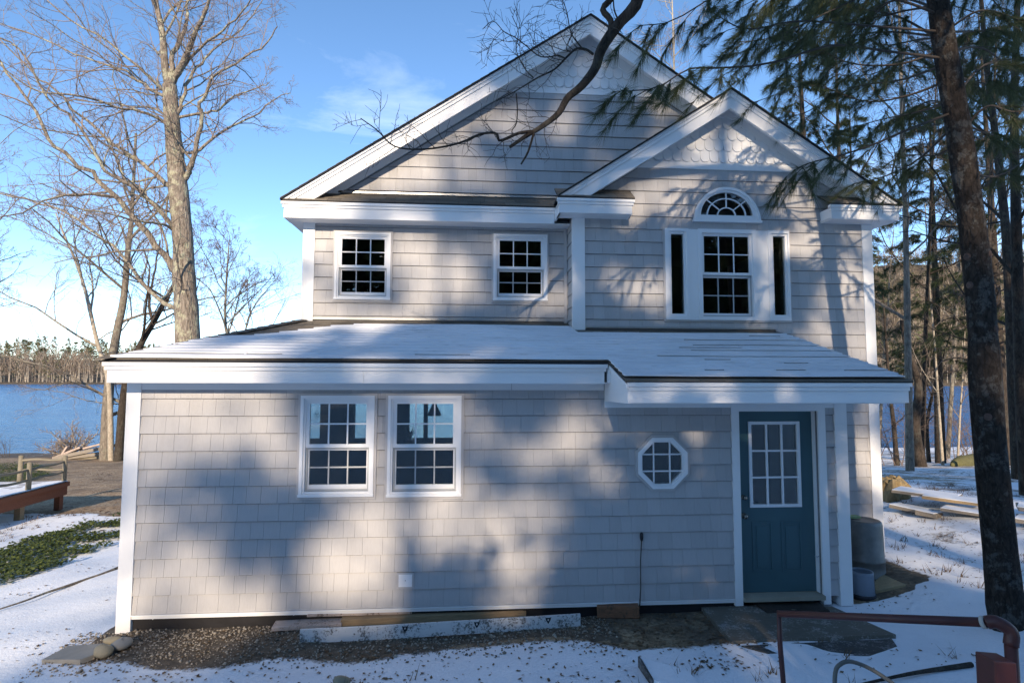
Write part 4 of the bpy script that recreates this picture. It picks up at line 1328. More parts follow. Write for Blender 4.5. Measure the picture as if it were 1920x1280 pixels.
# ------------------------------------------------------------------ trees
def smooth_line(p, n):
    """Catmull-Rom through the points"""
    p = np.asarray(p, float)
    if len(p) == 2:
        return p[0] + (p[1] - p[0]) * np.linspace(0, 1, n)[:, None]
    q = np.vstack([2 * p[0] - p[1], p, 2 * p[-1] - p[-2]])
    k = len(p) - 1
    out = []
    for t in np.linspace(0, k - 1e-6, n):
        i = int(t); u = t - i
        a, b, c, d_ = q[i], q[i + 1], q[i + 2], q[i + 3]
        out.append(0.5 * (2 * b + (c - a) * u + (2 * a - 5 * b + 4 * c - d_) * u * u + (3 * b - a - 3 * c + d_) * u ** 3))
    return np.array(out)

def rand_perp(t, rg):
    v = rg.normal(0, 1, 3)
    v -= t * (v @ t)
    return v / (np.linalg.norm(v) + 1e-9)

class Bare:
    """leafless tree: wood (trunk, limbs) and twigs"""
    def __init__(s, seed):
        s.w, s.tw, s.rg = TB(), TB(), np.random.RandomState(seed)
    def limb(s, pts, r0, r1, n=None, sides=7, wood=True, rough=0.0):
        n = n or max(4, 3 * len(pts))
        p = smooth_line(pts, n)
        L = np.linalg.norm(p[-1] - p[0])
        if rough:
            p[1:-1] += s.rg.normal(0, rough * L, (n - 2, 3))
        r = r0 + (r1 - r0) * np.linspace(0, 1, n) ** 0.85
        if sides > 8:
            r = r * (1 + s.rg.normal(0, 0.028, n))
        (s.w if wood else s.tw).tube(p, r, sides)
        return p, r
    def twigs(s, p, r, lev, count, lo=0.15, up=0.35, ratio=0.55, spread=0.75, min_r=0.0035, maxlen=9.0):
        """children along a limb; lev = remaining levels"""
        L = np.linalg.norm(np.diff(p, axis=0), axis=1).sum()
        n = len(p)
        rg_ = s.rg
        t = lo + (1 - lo) * (np.arange(count) + rg_.rand(count)) / count
        f = t * (n - 1); i = np.minimum(f.astype(int), n - 2); u = (f - i)[:, None]
        b = p[i] * (1 - u) + p[i + 1] * u
        rb = r[i] * (1 - u[:, 0]) + r[i + 1] * u[:, 0]
        d = p[i + 1] - p[i]; d /= np.linalg.norm(d, axis=1)[:, None] + 1e-9
        pv = rg_.normal(0, 1, (count, 3)); pv -= d * (pv * d).sum(1)[:, None]; pv /= np.linalg.norm(pv, axis=1)[:, None] + 1e-9
        dirn = d * (1 - spread * 0.5) + pv * spread
        dirn[:, 2] += up * rg_.uniform(0.2, 1.1, count)
        dirn /= np.linalg.norm(dirn, axis=1)[:, None]
        ln = np.minimum(maxlen, L * ratio * (1.1 - 0.65 * t) * rg_.uniform(0.55, 1.15, count))
        rr_ = np.maximum(min_r, np.minimum(rb * 0.62, ln * 0.013))
        if lev == 0:
            m_ = 3
            P = np.empty((count, m_ + 1, 3)); P[:, 0] = b
            cur = dirn
            for k in range(m_):
                cur = cur + rg_.normal(0, 0.20, (count, 3)); cur[:, 2] += up * 0.13
                cur = cur / np.linalg.norm(cur, axis=1)[:, None]
                P[:, k + 1] = P[:, k] + cur * (ln / m_)[:, None]
            q = np.linspace(0, 1, m_ + 1)[None, :]
            s.tw.tubes(P, rr_[:, None] * (1 - q) + np.maximum(min_r * 0.55, rr_ * 0.35)[:, None] * q, 3)
            return
        for k in range(count):
            s.grow(b[k], dirn[k], ln[k], rr_[k], lev, up, min_r)
    def grow(s, b, d, ln, r0, lev, up=0.3, min_r=0.0035):
        m_ = 5 if lev >= 2 else 4
        pts = [b]
        cur = d.copy()
        for i in range(m_):
            cur = cur + s.rg.normal(0, 0.20, 3) + np.array([0, 0, up * 0.13])
            cur /= np.linalg.norm(cur)
            pts.append(pts[-1] + cur * ln / m_)
        p = np.array(pts)
        r = np.linspace(r0, max(min_r * 0.55, r0 * 0.35), m_ + 1)
        big = r0 > 0.022
        (s.w if big else s.tw).tube(p, r, 6 if r0 > 0.05 else (4 if big else 3))
        if lev > 0:
            cnt = {3: 7, 2: 6, 1: 5}.get(lev, 5)
            s.twigs(p, r, lev - 1, cnt, 0.2, up, 0.6, 0.8, min_r)
    def finish(s, name, base, label, cat='tree', wood='greybark', twig='twig', group=None):
        t = thing(name, base, label, cat, group)
        s.w.build('trunk', M[wood], t)
        if s.tw.v or s.tw.pend:
            s.tw.build('crown', M[twig], t)
        return t

def line_px(pts, Y0, Y1=None):
    Y1 = Y0 if Y1 is None else Y1
    n = len(pts)
    return [at(a, b, Y0 + (Y1 - Y0) * i / max(1, n - 1)) for i, (a, b) in enumerate(pts)]

# the big maple left of the house
YA = 9.0
T = Bare(101)
base = gp(352, 880); base = at(360, 760, YA); base[2] = float(H(base[0], base[1])) - 0.1
tr = [base] + line_px([(352, 640), (345, 520), (343, 450), (331, 320), (322, 220), (318, 160)], YA, YA)
p, r = T.limb(tr, 0.335, 0.165, 30, 12)
trunk0, trunk0r = p, r
p, r = T.limb([trunk0[-2]] + line_px([(310, 130), (304, 60), (290, -20), (294, -160), (285, -330)], YA, YA + 0.6), 0.115, 0.03, 24, 9)
r_ = r
T.twigs(p, r, 3, 9, 0.3, 0.3, 0.6, 0.75)
limbs = [
 ([(333, 515), (300, 470), (265, 425), (235, 390), (200, 350), (150, 310), (100, 270), (60, 200), (20, 140), (-40, 90)], 0.105, 0.02, -1.6),
 ([(343, 592), (300, 560), (255, 515), (220, 470), (180, 440), (110, 390), (30, 370), (-60, 350)], 0.075, 0.015, 1.5),
 ([(326, 425), (290, 385), (250, 350), (200, 320), (150, 235), (100, 195), (40, 100), (-20, 60)], 0.07, 0.015, -2.0),
 ([(328, 360), (290, 325), (265, 305), (230, 280), (170, 235), (110, 175), (60, 135), (-20, 50)], 0.075, 0.015, 1.0),
 ([(308, 230), (270, 210), (215, 200), (150, 180), (60, 165), (-30, 100)], 0.05, 0.012, -2.4),
 ([(305, 180), (260, 150), (215, 125), (150, 105), (60, 65), (-30, 40)], 0.055, 0.012, 1.8),
 ([(302, 165), (275, 140), (240, 110), (190, 70), (120, 30), (60, -30)], 0.05, 0.012, -1.0),
 ([(352, 330), (356, 315), (368, 275), (378, 225), (376, 195), (390, 165), (410, 135), (450, 115), (500, 80), (520, 50)], 0.085, 0.012, -1.5),
 ([(366, 285), (400, 258), (440, 235), (480, 215), (515, 185), (545, 175)], 0.05, 0.010, 1.2),
 ([(382, 212), (410, 205), (440, 180), (480, 165), (505, 155)], 0.04, 0.009, -1.0),
 ([(333, 208), (345, 180), (360, 140), (385, 110), (410, 85), (450, 60), (480, 20), (500, -20)], 0.06, 0.010, 1.5),
 ([(330, 142), (348, 108), (366, 60), (385, 20), (400, -40)], 0.115, 0.025, -1.2),
 ([(322, 135), (330, 90), (350, 40), (352, -20), (360, -120)], 0.09, 0.02, 1.0),
 ([(340, 130), (375, 90), (420, 55), (460, 15), (490, -40)], 0.05, 0.010, -2.0),
 ([(325, 432), (300, 420), (260, 415), (200, 400), (110, 385), (0, 360)], 0.045, 0.01, -3.0),
 ([(343, 425), (310, 395), (260, 365), (200, 372), (120, 345), (0, 350)], 0.04, 0.009, 3.0),
 ([(320, 230), (295, 205), (240, 200), (180, 190), (100, 200), (0, 270)], 0.04, 0.009, 2.6),
]
trunk_p, trunk_r = trunk0, trunk0r
def rooted(q, tp, drop):
    """start a limb inside the trunk, a little below where it leaves it"""
    q = [np.asarray(v_) for v_ in q]
    i = int(np.argmin(np.abs(tp[:, 2] - (q[0][2] - drop))))
    return [tp[i]] + q if np.linalg.norm(tp[i] - q[0]) < 1.6 else q
for pts, a, b, dy in limbs:
    p, r = T.limb(rooted(line_px(pts, YA, YA + dy), trunk_p, a * 2.2), a, b, None, 8, True, 0.004)
    T.twigs(p, r, 2, 13, 0.12, 0.25, 0.42, 0.8, 0.0035, 2.6)
big_maple = T.finish('maple_tree', base, 'big leafless maple with pale lichen spotted trunk rising left of the house', wood='maple', twig='twigpale')
# dry scaly lumps on its bark
# trees by the lake on the left
def lake_tree(seed, px_base, trunk, Y, rad, label, wood='greybark', twig='twigpale', limbs=(), lev=3, cnt=11, group='leafless trees by the lake on the left', top=None, name='bare_tree'):
    T = Bare(seed)
    b = gp(*px_base) if isinstance(px_base, tuple) else px_base
    if Y is None:
        Y = b[1]
    pts = [np.array([b[0], b[1], b[2] - 0.15])] + line_px(trunk, Y)
    p, r = T.limb(pts, rad, rad * 0.22, 26, 9)
    T.twigs(p, r, lev, cnt, 0.25, 0.35, 0.42, 0.75, 0.006, 5)
    for q, a, c, dy in limbs:
        p2, r2 = T.limb(rooted(line_px(q, Y, Y + dy), p, a * 2), a, c, None, 6, True, 0.004)
        T.twigs(p2, r2, 2, 12, 0.15, 0.2, 0.4, 0.8, 0.005, 2.5)
    return T.finish(name, b, label, 'tree', wood, twig, group)
lake_tree(111, (197, 862), [(205, 720), (218, 630), (232, 560), (240, 470), (246, 420), (250, 350), (255, 250)], None, 0.25,
          'leafless tree standing against the fallen timber at the left lakeside', limbs=[
    ([(243, 765), (200, 745), (150, 715), (110, 695), (60, 680), (0, 665), (-60, 660)], 0.09, 0.02, -1.0),
    ([(238, 760), (180, 755), (130, 740), (80, 730), (40, 735)], 0.035, 0.008, 1.0)])
lake_tree(112, (222, 864), [(236, 720), (262, 650), (290, 600), (320, 545), (332, 520), (345, 470), (350, 400)], None, 0.20, 'dark leaning leafless trunk beside the lakeside timber tree', 'darkbark', 'twig',
          limbs=[([(285, 605), (280, 560), (290, 510), (300, 450)], 0.09, 0.03, 1.0)])
b_ = at(212, 800, 21.5); b_[2] = float(H(b_[0], b_[1]))
lake_tree(113, b_, [(204, 720), (182, 640), (160, 545), (140, 485), (120, 440), (105, 400)], 21.5, 0.13, 'thin pale leafless tree slanting left near the lake', 'palebark', 'twigpale')
b_ = at(430, 800, 19.0); b_[2] = float(H(b_[0], b_[1]))
lake_tree(114, b_, [(428, 660), (422, 600), (425, 520), (430, 450)], 19.0, 0.10, 'small twiggy leafless tree behind the maple trunk', 'greybark', 'twig', lev=3, cnt=13)
b_ = at(-60, 800, 16.0); b_[2] = float(H(b_[0], b_[1]))
lake_tree(115, b_, [(-65, 660), (-60, 560), (-50, 450), (-45, 330)], 16.0, 0.15, 'leafless tree at the left edge whose twigs reach into view', 'greybark', 'twigpale', lev=3, cnt=13)
b_ = at(455, 790, 24.0); b_[2] = float(H(b_[0], b_[1]))
lake_tree(116, b_, [(458, 680), (462, 610), (480, 570), (520, 520)], 24.0, 0.07, 'low leafless sapling peeping over the snowy roof', 'greybark', 'twig', lev=2, cnt=14)

# shrub at the shore
T = Bare(120)
b_ = at(135, 845, 24.0); b_[2] = float(H(b_[0], b_[1]))
for i in range(26):
    a = T.rg.uniform(-1, 1)
    T.grow(b_ + np.array([T.rg.uniform(-0.3, 0.3), T.rg.uniform(-0.3, 0.3), -0.05]), np.array([a * 1.2, T.rg.uniform(-0.5, 0.5), 0.75]) / 1.3, T.rg.uniform(1.0, 2.0), 0.035, 2, 0.15, 0.012)
T.finish('shrub', b_, 'pale leafless shrub at the water edge left of the house', 'shrub', 'palebark', 'twigpale')
T = Bare(121)
b_ = at(12, 845, 24.5); b_[2] = float(H(b_[0], b_[1]))
for i in range(6):
    T.grow(b_ + np.array([T.rg.uniform(-0.2, 0.2), 0, 0]), np.array([T.rg.uniform(-0.4, 0.4), 0, 1.0]), T.rg.uniform(0.8, 1.4), 0.014, 1, 0.3, 0.005)
T.finish('shrub', b_, 'thin dark seedling shrub at the shore near the left edge', 'shrub', 'darkbark', 'twigdark')

# ---- conifers
def tuft_template(rg, n, L, w, spread, droop):
    """needles as thin triangles, pointing along +x from the origin"""
    a = rg.rand(n) * 6.283
    th = spread * np.sqrt(rg.rand(n))
    d = np.stack([np.cos(th), np.sin(th) * np.cos(a), np.sin(th) * np.sin(a)], -1)
    ln = L * rg.uniform(0.75, 1.1, n)
    side = np.cross(d, rg.normal(0, 1, (n, 3))); side /= np.linalg.norm(side, axis=1)[:, None]
    tip = d * ln[:, None]
    b0 = rg.uniform(-0.25, 0.05, n)[:, None] * np.array([L, 0, 0])
    return np.stack([b0 - side * w, b0 + side * w, b0 + tip], 1)
def place_tufts(tb, pos, dirs, rg, temps, sag=0.0, scale=(0.8, 1.2)):
    for p_, d_ in zip(pos, dirs):
        d_ = d_ / (np.linalg.norm(d_) + 1e-9)
        s_ = np.cross(d_, [0, 0, 1.0]); s_ /= np.linalg.norm(s_) + 1e-9
        u_ = np.cross(s_, d_)
        v = temps[rg.randint(len(temps))] * rg.uniform(*scale)
        w_ = p_ + v[..., 0:1] * d_ + v[..., 1:2] * s_ + v[..., 2:3] * u_
        if sag:
            w_[:, 2, 2] -= sag * rg.uniform(0.6, 1.4, len(w_))
        tb.tris(w_)
class Pine:
    def __init__(s, seed, needles=26, L=0.11, w=0.0022, spread=0.9, sag=0.02):
        s.rg = np.random.RandomState(seed)
        s.w, s.b, s.n = TB(), TB(), TB()
        s.temps = [tuft_template(s.rg, needles, L, w, spread, 0) for i in range(6)]
        s.sag = sag
    def bough(s, pts, r0, n_side=8, side_len=0.7, tufts=7, n=12, droop=0.25, lo=0.25, accept=None):
        p = smooth_line(pts, n)
        s.b.tube(p, np.linspace(r0, r0 * 0.25, n), 5)
        L = np.linalg.norm(np.diff(p, axis=0), axis=1).sum()
        pos, dirs = [], []
        for k in range(n_side):
            t = lo + (1 - lo) * (k + s.rg.rand()) / n_side
            f = t * (n - 1); i = min(int(f), n - 2); u = f - i
            b = p[i] * (1 - u) + p[i + 1] * u
            d = p[i + 1] - p[i]; d /= np.linalg.norm(d)
            sd_ = np.cross(d, [0, 0, 1.0]); sd_ /= np.linalg.norm(sd_) + 1e-9
            sgn = 1 if k % 2 else -1
            dr = d * 0.75 + sgn * sd_ * s.rg.uniform(0.35, 0.9) + np.array([0, 0, s.rg.uniform(-0.35, 0.12)])
            dr /= np.linalg.norm(dr)
            ln = side_len * (1.15 - 0.6 * t) * s.rg.uniform(0.6, 1.2)
            tt = np.linspace(0, 1, 5)[:, None]
            tw = b + dr * ln * tt + np.array([0, 0, -droop]) * ln * tt ** 2
            s.b.tube(tw, np.linspace(r0 * 0.28, 0.0025, 5), 3)
            for j in range(tufts):
                q = 0.3 + 0.7 * (j + s.rg.rand()) / tufts
                c = b + dr * ln * q + np.array([0, 0, -droop]) * ln * q * q
                if accept is not None and not accept(c):
                    continue
                pos.append(c)
                dirs.append(dr * 0.8 + s.rg.normal(0, 0.38, 3) + np.array([0, 0, -0.15]))
        for j in range(3):
            pos.append(p[-1 - j]); dirs.append(p[-1] - p[-3] + s.rg.normal(0, 0.2, 3) * L * 0.1)
        place_tufts(s.n, pos, dirs, s.rg, s.temps, s.sag)
    def finish(s, name, base, label, group=None, wood='pinebark', needle='needle'):
        t = thing(name, base, label, 'tree', group)
        s.w.build('trunk', M[wood], t)
        s.b.build('boughs', M['twigdark'], t)
        s.n.build('needles', M[needle], t, smooth=False)
        return t
def conifer(seed, base, top, r0, label, h0=0.15, n_bough=46, reach=2.6, needle='hemlock', needles=16, L=0.30, w=0.008, tufts=5, wood='darkbark', name='hemlock_tree', group=None, accept=None, sag=0.04, nside=8, lean=None):
    P = Pine(seed, needles, L, w, 1.0, sag)
    b, tp = np.asarray(base, float), np.asarray(top, float)
    pts = smooth_line([b - [0, 0, 0.2], b + (tp - b) * 0.5 + P.rg.normal(0, 0.05, 3), tp], 18)
    P.w.tube(pts, np.linspace(r0, 0.02, 18), 9)
    Hh = np.linalg.norm(tp - b)
    for k in range(n_bough):
        t = h0 + (0.97 - h0) * (k + P.rg.rand()) / n_bough
        c = b + (tp - b) * t
        a = k * 2.4 + P.rg.uniform(-0.4, 0.4)
        rch = reach * (1.08 - t) ** 0.75 * P.rg.uniform(0.6, 1.15) + 0.25
        d = np.array([math.cos(a), math.sin(a), 0.0])
        up = 0.18 * (t - 0.4)
        q = [c, c + d * rch * 0.5 + [0, 0, rch * (0.10 + up)], c + d * rch + [0, 0, rch * (-0.06 + up)]]
        P.bough(q, max(0.012, 0.035 * (1.1 - t)), nside, rch * 0.42, tufts, 9, 0.2, 0.2, accept)
    return P.finish(name, b, label, group, wood, needle)

def base_at(px, Y, dz=0.0):
    q = at(px, 900, Y)
    return np.array([q[0], q[1], float(H(q[0], q[1])) + dz])
GR = 'conifers standing right of the house'
for seed, px, Y, h, r0, reach, lab in (
        (201, 1536, 13.0, 17.0, 0.26, 2.9, 'tall dark hemlock rising behind the bay gable'),
        (202, 1405, 25.0, 19.0, 0.22, 2.6, 'hemlock far behind the two gables, partly hidden by the roof'),
        (203, 1290, 34.0, 21.0, 0.22, 2.2, 'slim spruce tip showing in the notch between the main gable and the pine sprays'),
        (204, 1612, 24.0, 20.0, 0.22, 2.8, 'dark hemlock with boughs just right of the bay roof'),
        (205, 1765, 16.0, 16.0, 0.20, 2.6, 'dark hemlock standing between the thin tree and the near pine'),
        (206, 1885, 13.0, 17.0, 0.22, 2.8, 'dark hemlock at the right edge behind the leaning trunks')):
    b_ = base_at(px, Y)
    conifer(seed, b_, b_ + np.array([np.random.RandomState(seed).uniform(-0.3, 0.3), 0, h]), r0, lab, 0.22 if seed != 204 else 0.3, 54, reach, group=GR, tufts=5)

# near pine on the right with pruned trunk
YP = -1.0
P = Pine(220, 32, 0.140, 0.0016, 0.72, 0.06)
b_ = at(1893, 1215, YP); b_[2] = float(H(b_[0], b_[1])) - 0.1
trk = [b_] + line_px([(1876, 1040), (1853, 800), (1836, 540), (1803, 280), (1764, 40), (1748, -120), (1735, -420), (1730, -900)], YP)
pp = smooth_line(trk, 40)
rad_ = np.interp(np.arange(40), [0, 6, 24, 39], [0.150, 0.130, 0.098, 0.045]) * (1 + 0.03 * P.rg.normal(0, 1, 40))
P.w.tube(pp, rad_, 16)
boughs = [
 ([(1765, 60), (1640, 50), (1500, 40), (1400, 55), (1330, 20)], -0.6), ([(1770, 110), (1650, 95), (1560, 85), (1440, 120), (1340, 128), (1290, 130), (1230, 165), (1150, 172)], -0.9),
 ([(1780, 150), (1700, 180), (1620, 190), (1520, 160), (1420, 190)], 1.2), ([(1790, 210), (1710, 240), (1640, 270), (1580, 290), (1520, 305), (1490, 318)], -0.4),
 ([(1765, 30), (1700, 5), (1600, -20), (1480, -10), (1400, 0), (1350, -10), (1260, 40), (1200, 48)], -0.7), ([(1760, -40), (1680, -60), (1590, -70), (1500, -40), (1420, 10)], -0.2),
 ([(1800, 250), (1850, 200), (1900, 210), (1960, 200)], -0.5), ([(1790, 180), (1850, 120), (1930, 110)], 0.6), ([(1770, 60), (1840, 20), (1920, 40)], -0.6), ([(1765, 0), (1850, -40), (1950, -30)], 0.8),
 ([(1775, 90), (1690, 120), (1600, 120), (1540, 95)], 0.5), ([(1795, 230), (1720, 300), (1660, 330), (1600, 345)], 1.6), ([(1770, 80), (1680, 30), (1580, 10), (1500, -30)], 1.8),
 ([(1810, 320), (1870, 330), (1940, 290)], 0.8), ([(1770, 70), (1660, 60), (1540, 70), (1430, 40)], 2.6), ([(1775, 120), (1690, 150), (1600, 165), (1500, 215), (1440, 220)], 3.0), ([(1785, 190), (1720, 210), (1650, 225), (1560, 250)], 2.4), ([(1765, 20), (1680, 0), (1570, 50), (1480, 80), (1380, 100)], 3.4),
 ([(1770, 100), (1840, 90), (1900, 130), (1950, 140)], 1.8), ([(1762, 10), (1700, 20), (1620, 35), (1550, 20)], 1.0), ([(1768, 70), (1720, 75), (1660, 85), (1600, 75), (1500, 120)], 4.2), ([(1775, 110), (1700, 110), (1630, 140), (1560, 140)], 5.0), ([(1760, -20), (1690, -30), (1620, 0), (1540, -10)], 4.0), ([(1762, -10), (1600, -10), (1500, 10), (1400, 30)], 5.0),
 ([(1790, 200), (1740, 190), (1700, 215)], 3.0), ([(1800, 260), (1760, 290), (1700, 290)], 0.6), ([(1775, 60), (1850, 60), (1930, 70)], 3.0), ([(1780, 140), (1860, 160), (1940, 170)], 4.0), ([(1790, 220), (1850, 250), (1920, 260)], 2.2), ([(1760, -10), (1660, -20), (1560, 20), (1450, 70), (1370, 80)], 0.3),
]
for pts, dy in boughs:
    q = line_px(pts, YP, YP + dy)
    L = np.linalg.norm(np.array(q[-1]) - np.array(q[0]))
    P.bough(q, 0.014, int(4 + 4.2 * L), 0.55, 7, 18, 0.5, 0.22)
for i in range(26):      # crown above the frame
    t = P.rg.uniform(0.0, 1.0)
    c = pp[int(27 + 12 * t)]
    a = P.rg.uniform(0, 6.283)
    rch = P.rg.uniform(1.0, 2.4)
    dd = np.array([math.cos(a), math.sin(a), 0.1])
    P.bough([c, c + dd * rch * 0.5 + [0, 0, 0.1], c + dd * rch - [0, 0, 0.1]], 0.016, 9, 0.6, 6, 9, 0.4, 0.3)
pine = P.finish('pine_tree', b_, 'near pine with bare leaning trunk and pruned scars at the right edge')
# pruned branch scars on the trunk
for (a, c) in ((1800, 482), (1840, 480), (1848, 618), (1802, 535), (1836, 780)):
    fpx = at(a, c, YP)
    i = int(np.argmin(np.abs(pp[:, 2] - fpx[2])))
    ax = pp[i]
    dv = fpx - ax; dv[1] = -0.09 if abs(dv[0]) < 0.1 else -0.03; dv[2] = 0
    dv = dv / np.linalg.norm(dv)
    cc = np.array([ax[0], ax[1], fpx[2]]) + dv * rad_[i] * 0.93
    sd_ = np.cross(dv, [0, 0, 1.0])
    n = 12
    mb = MB()
    for (rr_, hh) in ((0.036, 0.0),):
        vs, fs = [], []
        for j, (r2, h2) in enumerate(((0.032, -0.02), (0.031, 0.010), (0.021, 0.018), (0.010, 0.010), (0.001, 0.011))):
            for k in range(n):
                g = 2 * math.pi * k / n
                vs.append(cc + dv * h2 + sd_ * r2 * math.cos(g) + np.array([0, 0, 1]) * r2 * 1.15 * math.sin(g))
        for j in range(4):
            for k in range(n):
                fs.append((j * n + k, j * n + (k + 1) % n, (j + 1) * n + (k + 1) % n, (j + 1) * n + k))
        mb.add(vs, fs)
    mb.build('branch_scar', M['wound'], pine, True)

# leafless trees on the right
GB = 'leafless trees right of the house'
def right_tree(seed, base, trunk, Y, rad, label, wood='darkbark', twig='twigdark', lev=3, cnt=10, r1=0.25, name='bare_tree', lo=0.25, ratio=0.35):
    T = Bare(seed)
    b = gp(*base) if Y is None else base_at(base[0], Y)
    Y = b[1]
    pts = [b - np.array([0, 0, 0.15])] + line_px(trunk, Y)
    p, r = T.limb(pts, rad, rad * r1, 24, 9)
    T.twigs(p, r, lev, cnt, lo, 0.25, ratio, 0.8, 0.0045, 4)
    return T.finish(name, b, label, 'tree', wood, twig, GB)
right_tree(231, (1706, 884), [(1703, 700), (1700, 520), (1696, 360), (1690, 180), (1686, 20), (1682, -160)], None, 0.11, 'slender leafless tree with pale upper trunk just right of the bay corner', 'greybark', 'twigdark')
right_tree(232, (1728, 875), [(1716, 800), (1722, 720), (1700, 650), (1690, 600)], None, 0.20, 'short crooked trunk at the lakeside right of the house', 'darkbark', 'twigdark', 2, 10)
right_tree(233, (1912, 905), [(1900, 700), (1890, 480), (1872, 300), (1850, 120), (1835, -60)], 6.0, 0.15, 'dark leaning leafless trunk behind the near pine', 'darkbark')
right_tree(234, (1925, 905), [(1912, 640), (1905, 400), (1902, 200), (1908, 0), (1910, -150)], 3.4, 0.12, 'dark straight leafless trunk cut by the right edge', 'darkbark')
right_tree(235, (1768, 872), [(1760, 760), (1752, 640), (1740, 500), (1735, 380)], None, 0.055, 'thin pale sapling near the lake right of the house', 'palebark', 'twigpale', 2, 9)
right_tree(236, (1795, 868), [(1800, 780), (1806, 690), (1812, 560)], None, 0.05, 'thin pale sapling beside the mossy log', 'palebark', 'twigpale', 2, 9)
right_tree(237, (1682, 872), [(1676, 800), (1668, 730), (1660, 620), (1655, 540)], None, 0.10, 'dark lakeside trunk nearest the house corner', 'darkbark', 'twigdark', 2, 12)
right_tree(238, (1742, 866), [(1738, 800), (1748, 740), (1762, 690), (1790, 600)], None, 0.09, 'dark lakeside trunk leaning right', 'darkbark', 'twigdark', 3, 12)
right_tree(239, (1848, 880), [(1846, 760), (1850, 600), (1856, 420), (1862, 240), (1868, 60)], 11.0, 0.11, 'dark tall leafless tree half hidden by the near pine trunk', 'darkbark', 'twigdark', 3, 12)
right_tree(240, (1585, 870), [(1582, 560), (1576, 380), (1570, 200), (1566, 60), (1560, -80)], 17.0, 0.12, 'thin dark leafless tree rising behind the bay roof', 'darkbark', 'twigdark', 3, 12, lo=0.35)
right_tree(241, (1778, 860), [(1790, 640), (1800, 480), (1806, 360), (1808, 240)], 19.0, 0.10, 'leafless tree with fine twigs behind the slender tree', 'greybark', 'twigdark', 3, 13)
right_tree(242, (1255, 850), [(1262, 400), (1265, 200), (1262, 60), (1258, -60)], 30.0, 0.12, 'pale leafless tree top behind the right slope of the main gable', 'palebark', 'twigpale', 3, 14, lo=0.5)
right_tree(243, (1650, 862), [(1655, 700), (1664, 600), (1668, 520), (1676, 430)], 21.0, 0.08, 'small leafless tree against the far hill by the house corner', 'greybark', 'twig', 3, 13)
right_tree(244, (1730, 862), [(1735, 640), (1742, 480), (1746, 350), (1752, 230), (1760, 60)], 14.0, 0.09, 'leafless tree whose fine twigs cross the sky right of the bay', 'darkbark', 'twigdark', 3, 15, lo=0.3)
# brush thicket by the lake
for k, (a, c, lb) in enumerate(((1660, 872, 'brown leafless thicket at the lakeside by the house corner'), (1780, 862, 'brown leafless thicket behind the pale saplings'), (1905, 866, 'brown leafless thicket behind the right edge trunks'))):
    T = Bare(250 + k)
    b_ = gp(a, c)
    for i in range(18):
        T.grow(b_ + np.array([T.rg.uniform(-1.3, 1.3), T.rg.uniform(-0.8, 0.8), -0.05]), np.array([T.rg.uniform(-0.5, 0.5), T.rg.uniform(-0.3, 0.3), 0.9]), T.rg.uniform(1.4, 3.2), 0.02, 2, 0.2, 0.005)
    T.finish('thicket', b_, lb, 'shrub', 'darkbark', 'twig')

# the tree whose limb hangs over the house front (its trunk stands right of and behind the viewer)
T = Bare(300)
YO = -1.2
tb_ = np.array([8.9, -7.6, float(H(8.9, -7.6)) - 0.1])
p, r = T.limb([tb_, tb_ + [0.1, 0.1, 3.0], tb_ + [-0.1, 0.3, 6.5], tb_ + [0.2, 0.2, 10.0], tb_ + [0.1, 0.4, 15.0]], 0.2, 0.05, 22, 10)
T.twigs(p, r, 3, 10, 0.45, 0.3, 0.35, 0.8, 0.006, 4)
j = tb_ + [-0.1, 0.3, 6.0]
Yt = YO
m1, r1_ = T.limb([j, tb_ + [-1.6, 2.6, 6.3], at(1262, -120, Yt - 0.3)] + line_px([(1195, 5), (1160, 45), (1128, 92), (1116, 128), (1090, 162), (1064, 184), (1046, 214), (1012, 240), (985, 256), (956, 276)], Yt), 0.075, 0.014, 44, 8)
seg = lambda pts, a, b, y0=Yt, y1=None: T.limb(line_px(pts, y0, y1), a, b, None, 6, True)
a1 = seg([(1222, -45), (1175, -60), (1148, -5), (1130, 18), (1146, 42), (1136, 80), (1122, 102)], 0.03, 0.026)
b1 = seg([(1003, 246), (972, 250), (938, 264), (930, 250), (900, 252), (862, 268), (815, 278), (770, 280), (735, 272), (708, 245), (676, 222)], 0.016, 0.004, Yt, Yt - 0.3)
b2 = seg([(1002, 246), (990, 285), (977, 308)], 0.013, 0.008)
b3 = seg([(1112, 102), (1098, 93), (1080, 92), (1062, 108), (1040, 130), (1010, 145), (985, 160), (960, 175), (930, 190)], 0.014, 0.004, Yt, Yt + 0.2)
b4 = seg([(1060, 110), (1045, 104), (1030, 107), (1010, 105), (985, 85), (965, 70), (945, 60), (925, 40), (905, 55)], 0.008, 0.003, Yt, Yt - 0.3)
b5 = seg([(1092, 92), (1075, 70), (1068, 52), (1062, 20), (1050, -10)], 0.008, 0.003, Yt, Yt - 0.2)
b6 = seg([(968, 176), (970, 205), (968, 232), (960, 245), (962, 258)], 0.007, 0.004)
b7 = seg([(1075, 60), (1062, 90), (1070, 98)], 0.006, 0.004)
b8 = seg([(1000, 146), (985, 130), (968, 95), (972, 60), (960, 30)], 0.006, 0.003)
b9 = seg([(1160, 40), (1152, 20), (1150, 0)], 0.008, 0.006)
for (p, r), c, lev, ln in ((b1, 20, 1, 0.34), (b3, 14, 1, 0.36), (b4, 16, 1, 0.34), (b5, 12, 1, 0.36), (b6, 4, 0, 0.2), (b8, 10, 1, 0.3), (a1, 5, 1, 0.3), ((m1[30:], r1_[30:]), 9, 1, 0.3)):
    T.twigs(p, r, lev, c, 0.12, 0.1, 0.9, 0.95, 0.0022, ln)
T.finish('oak_tree', tb_, 'crooked leafless limb hanging down across the main gable from above', 'tree', 'darkbark', 'twigdark')

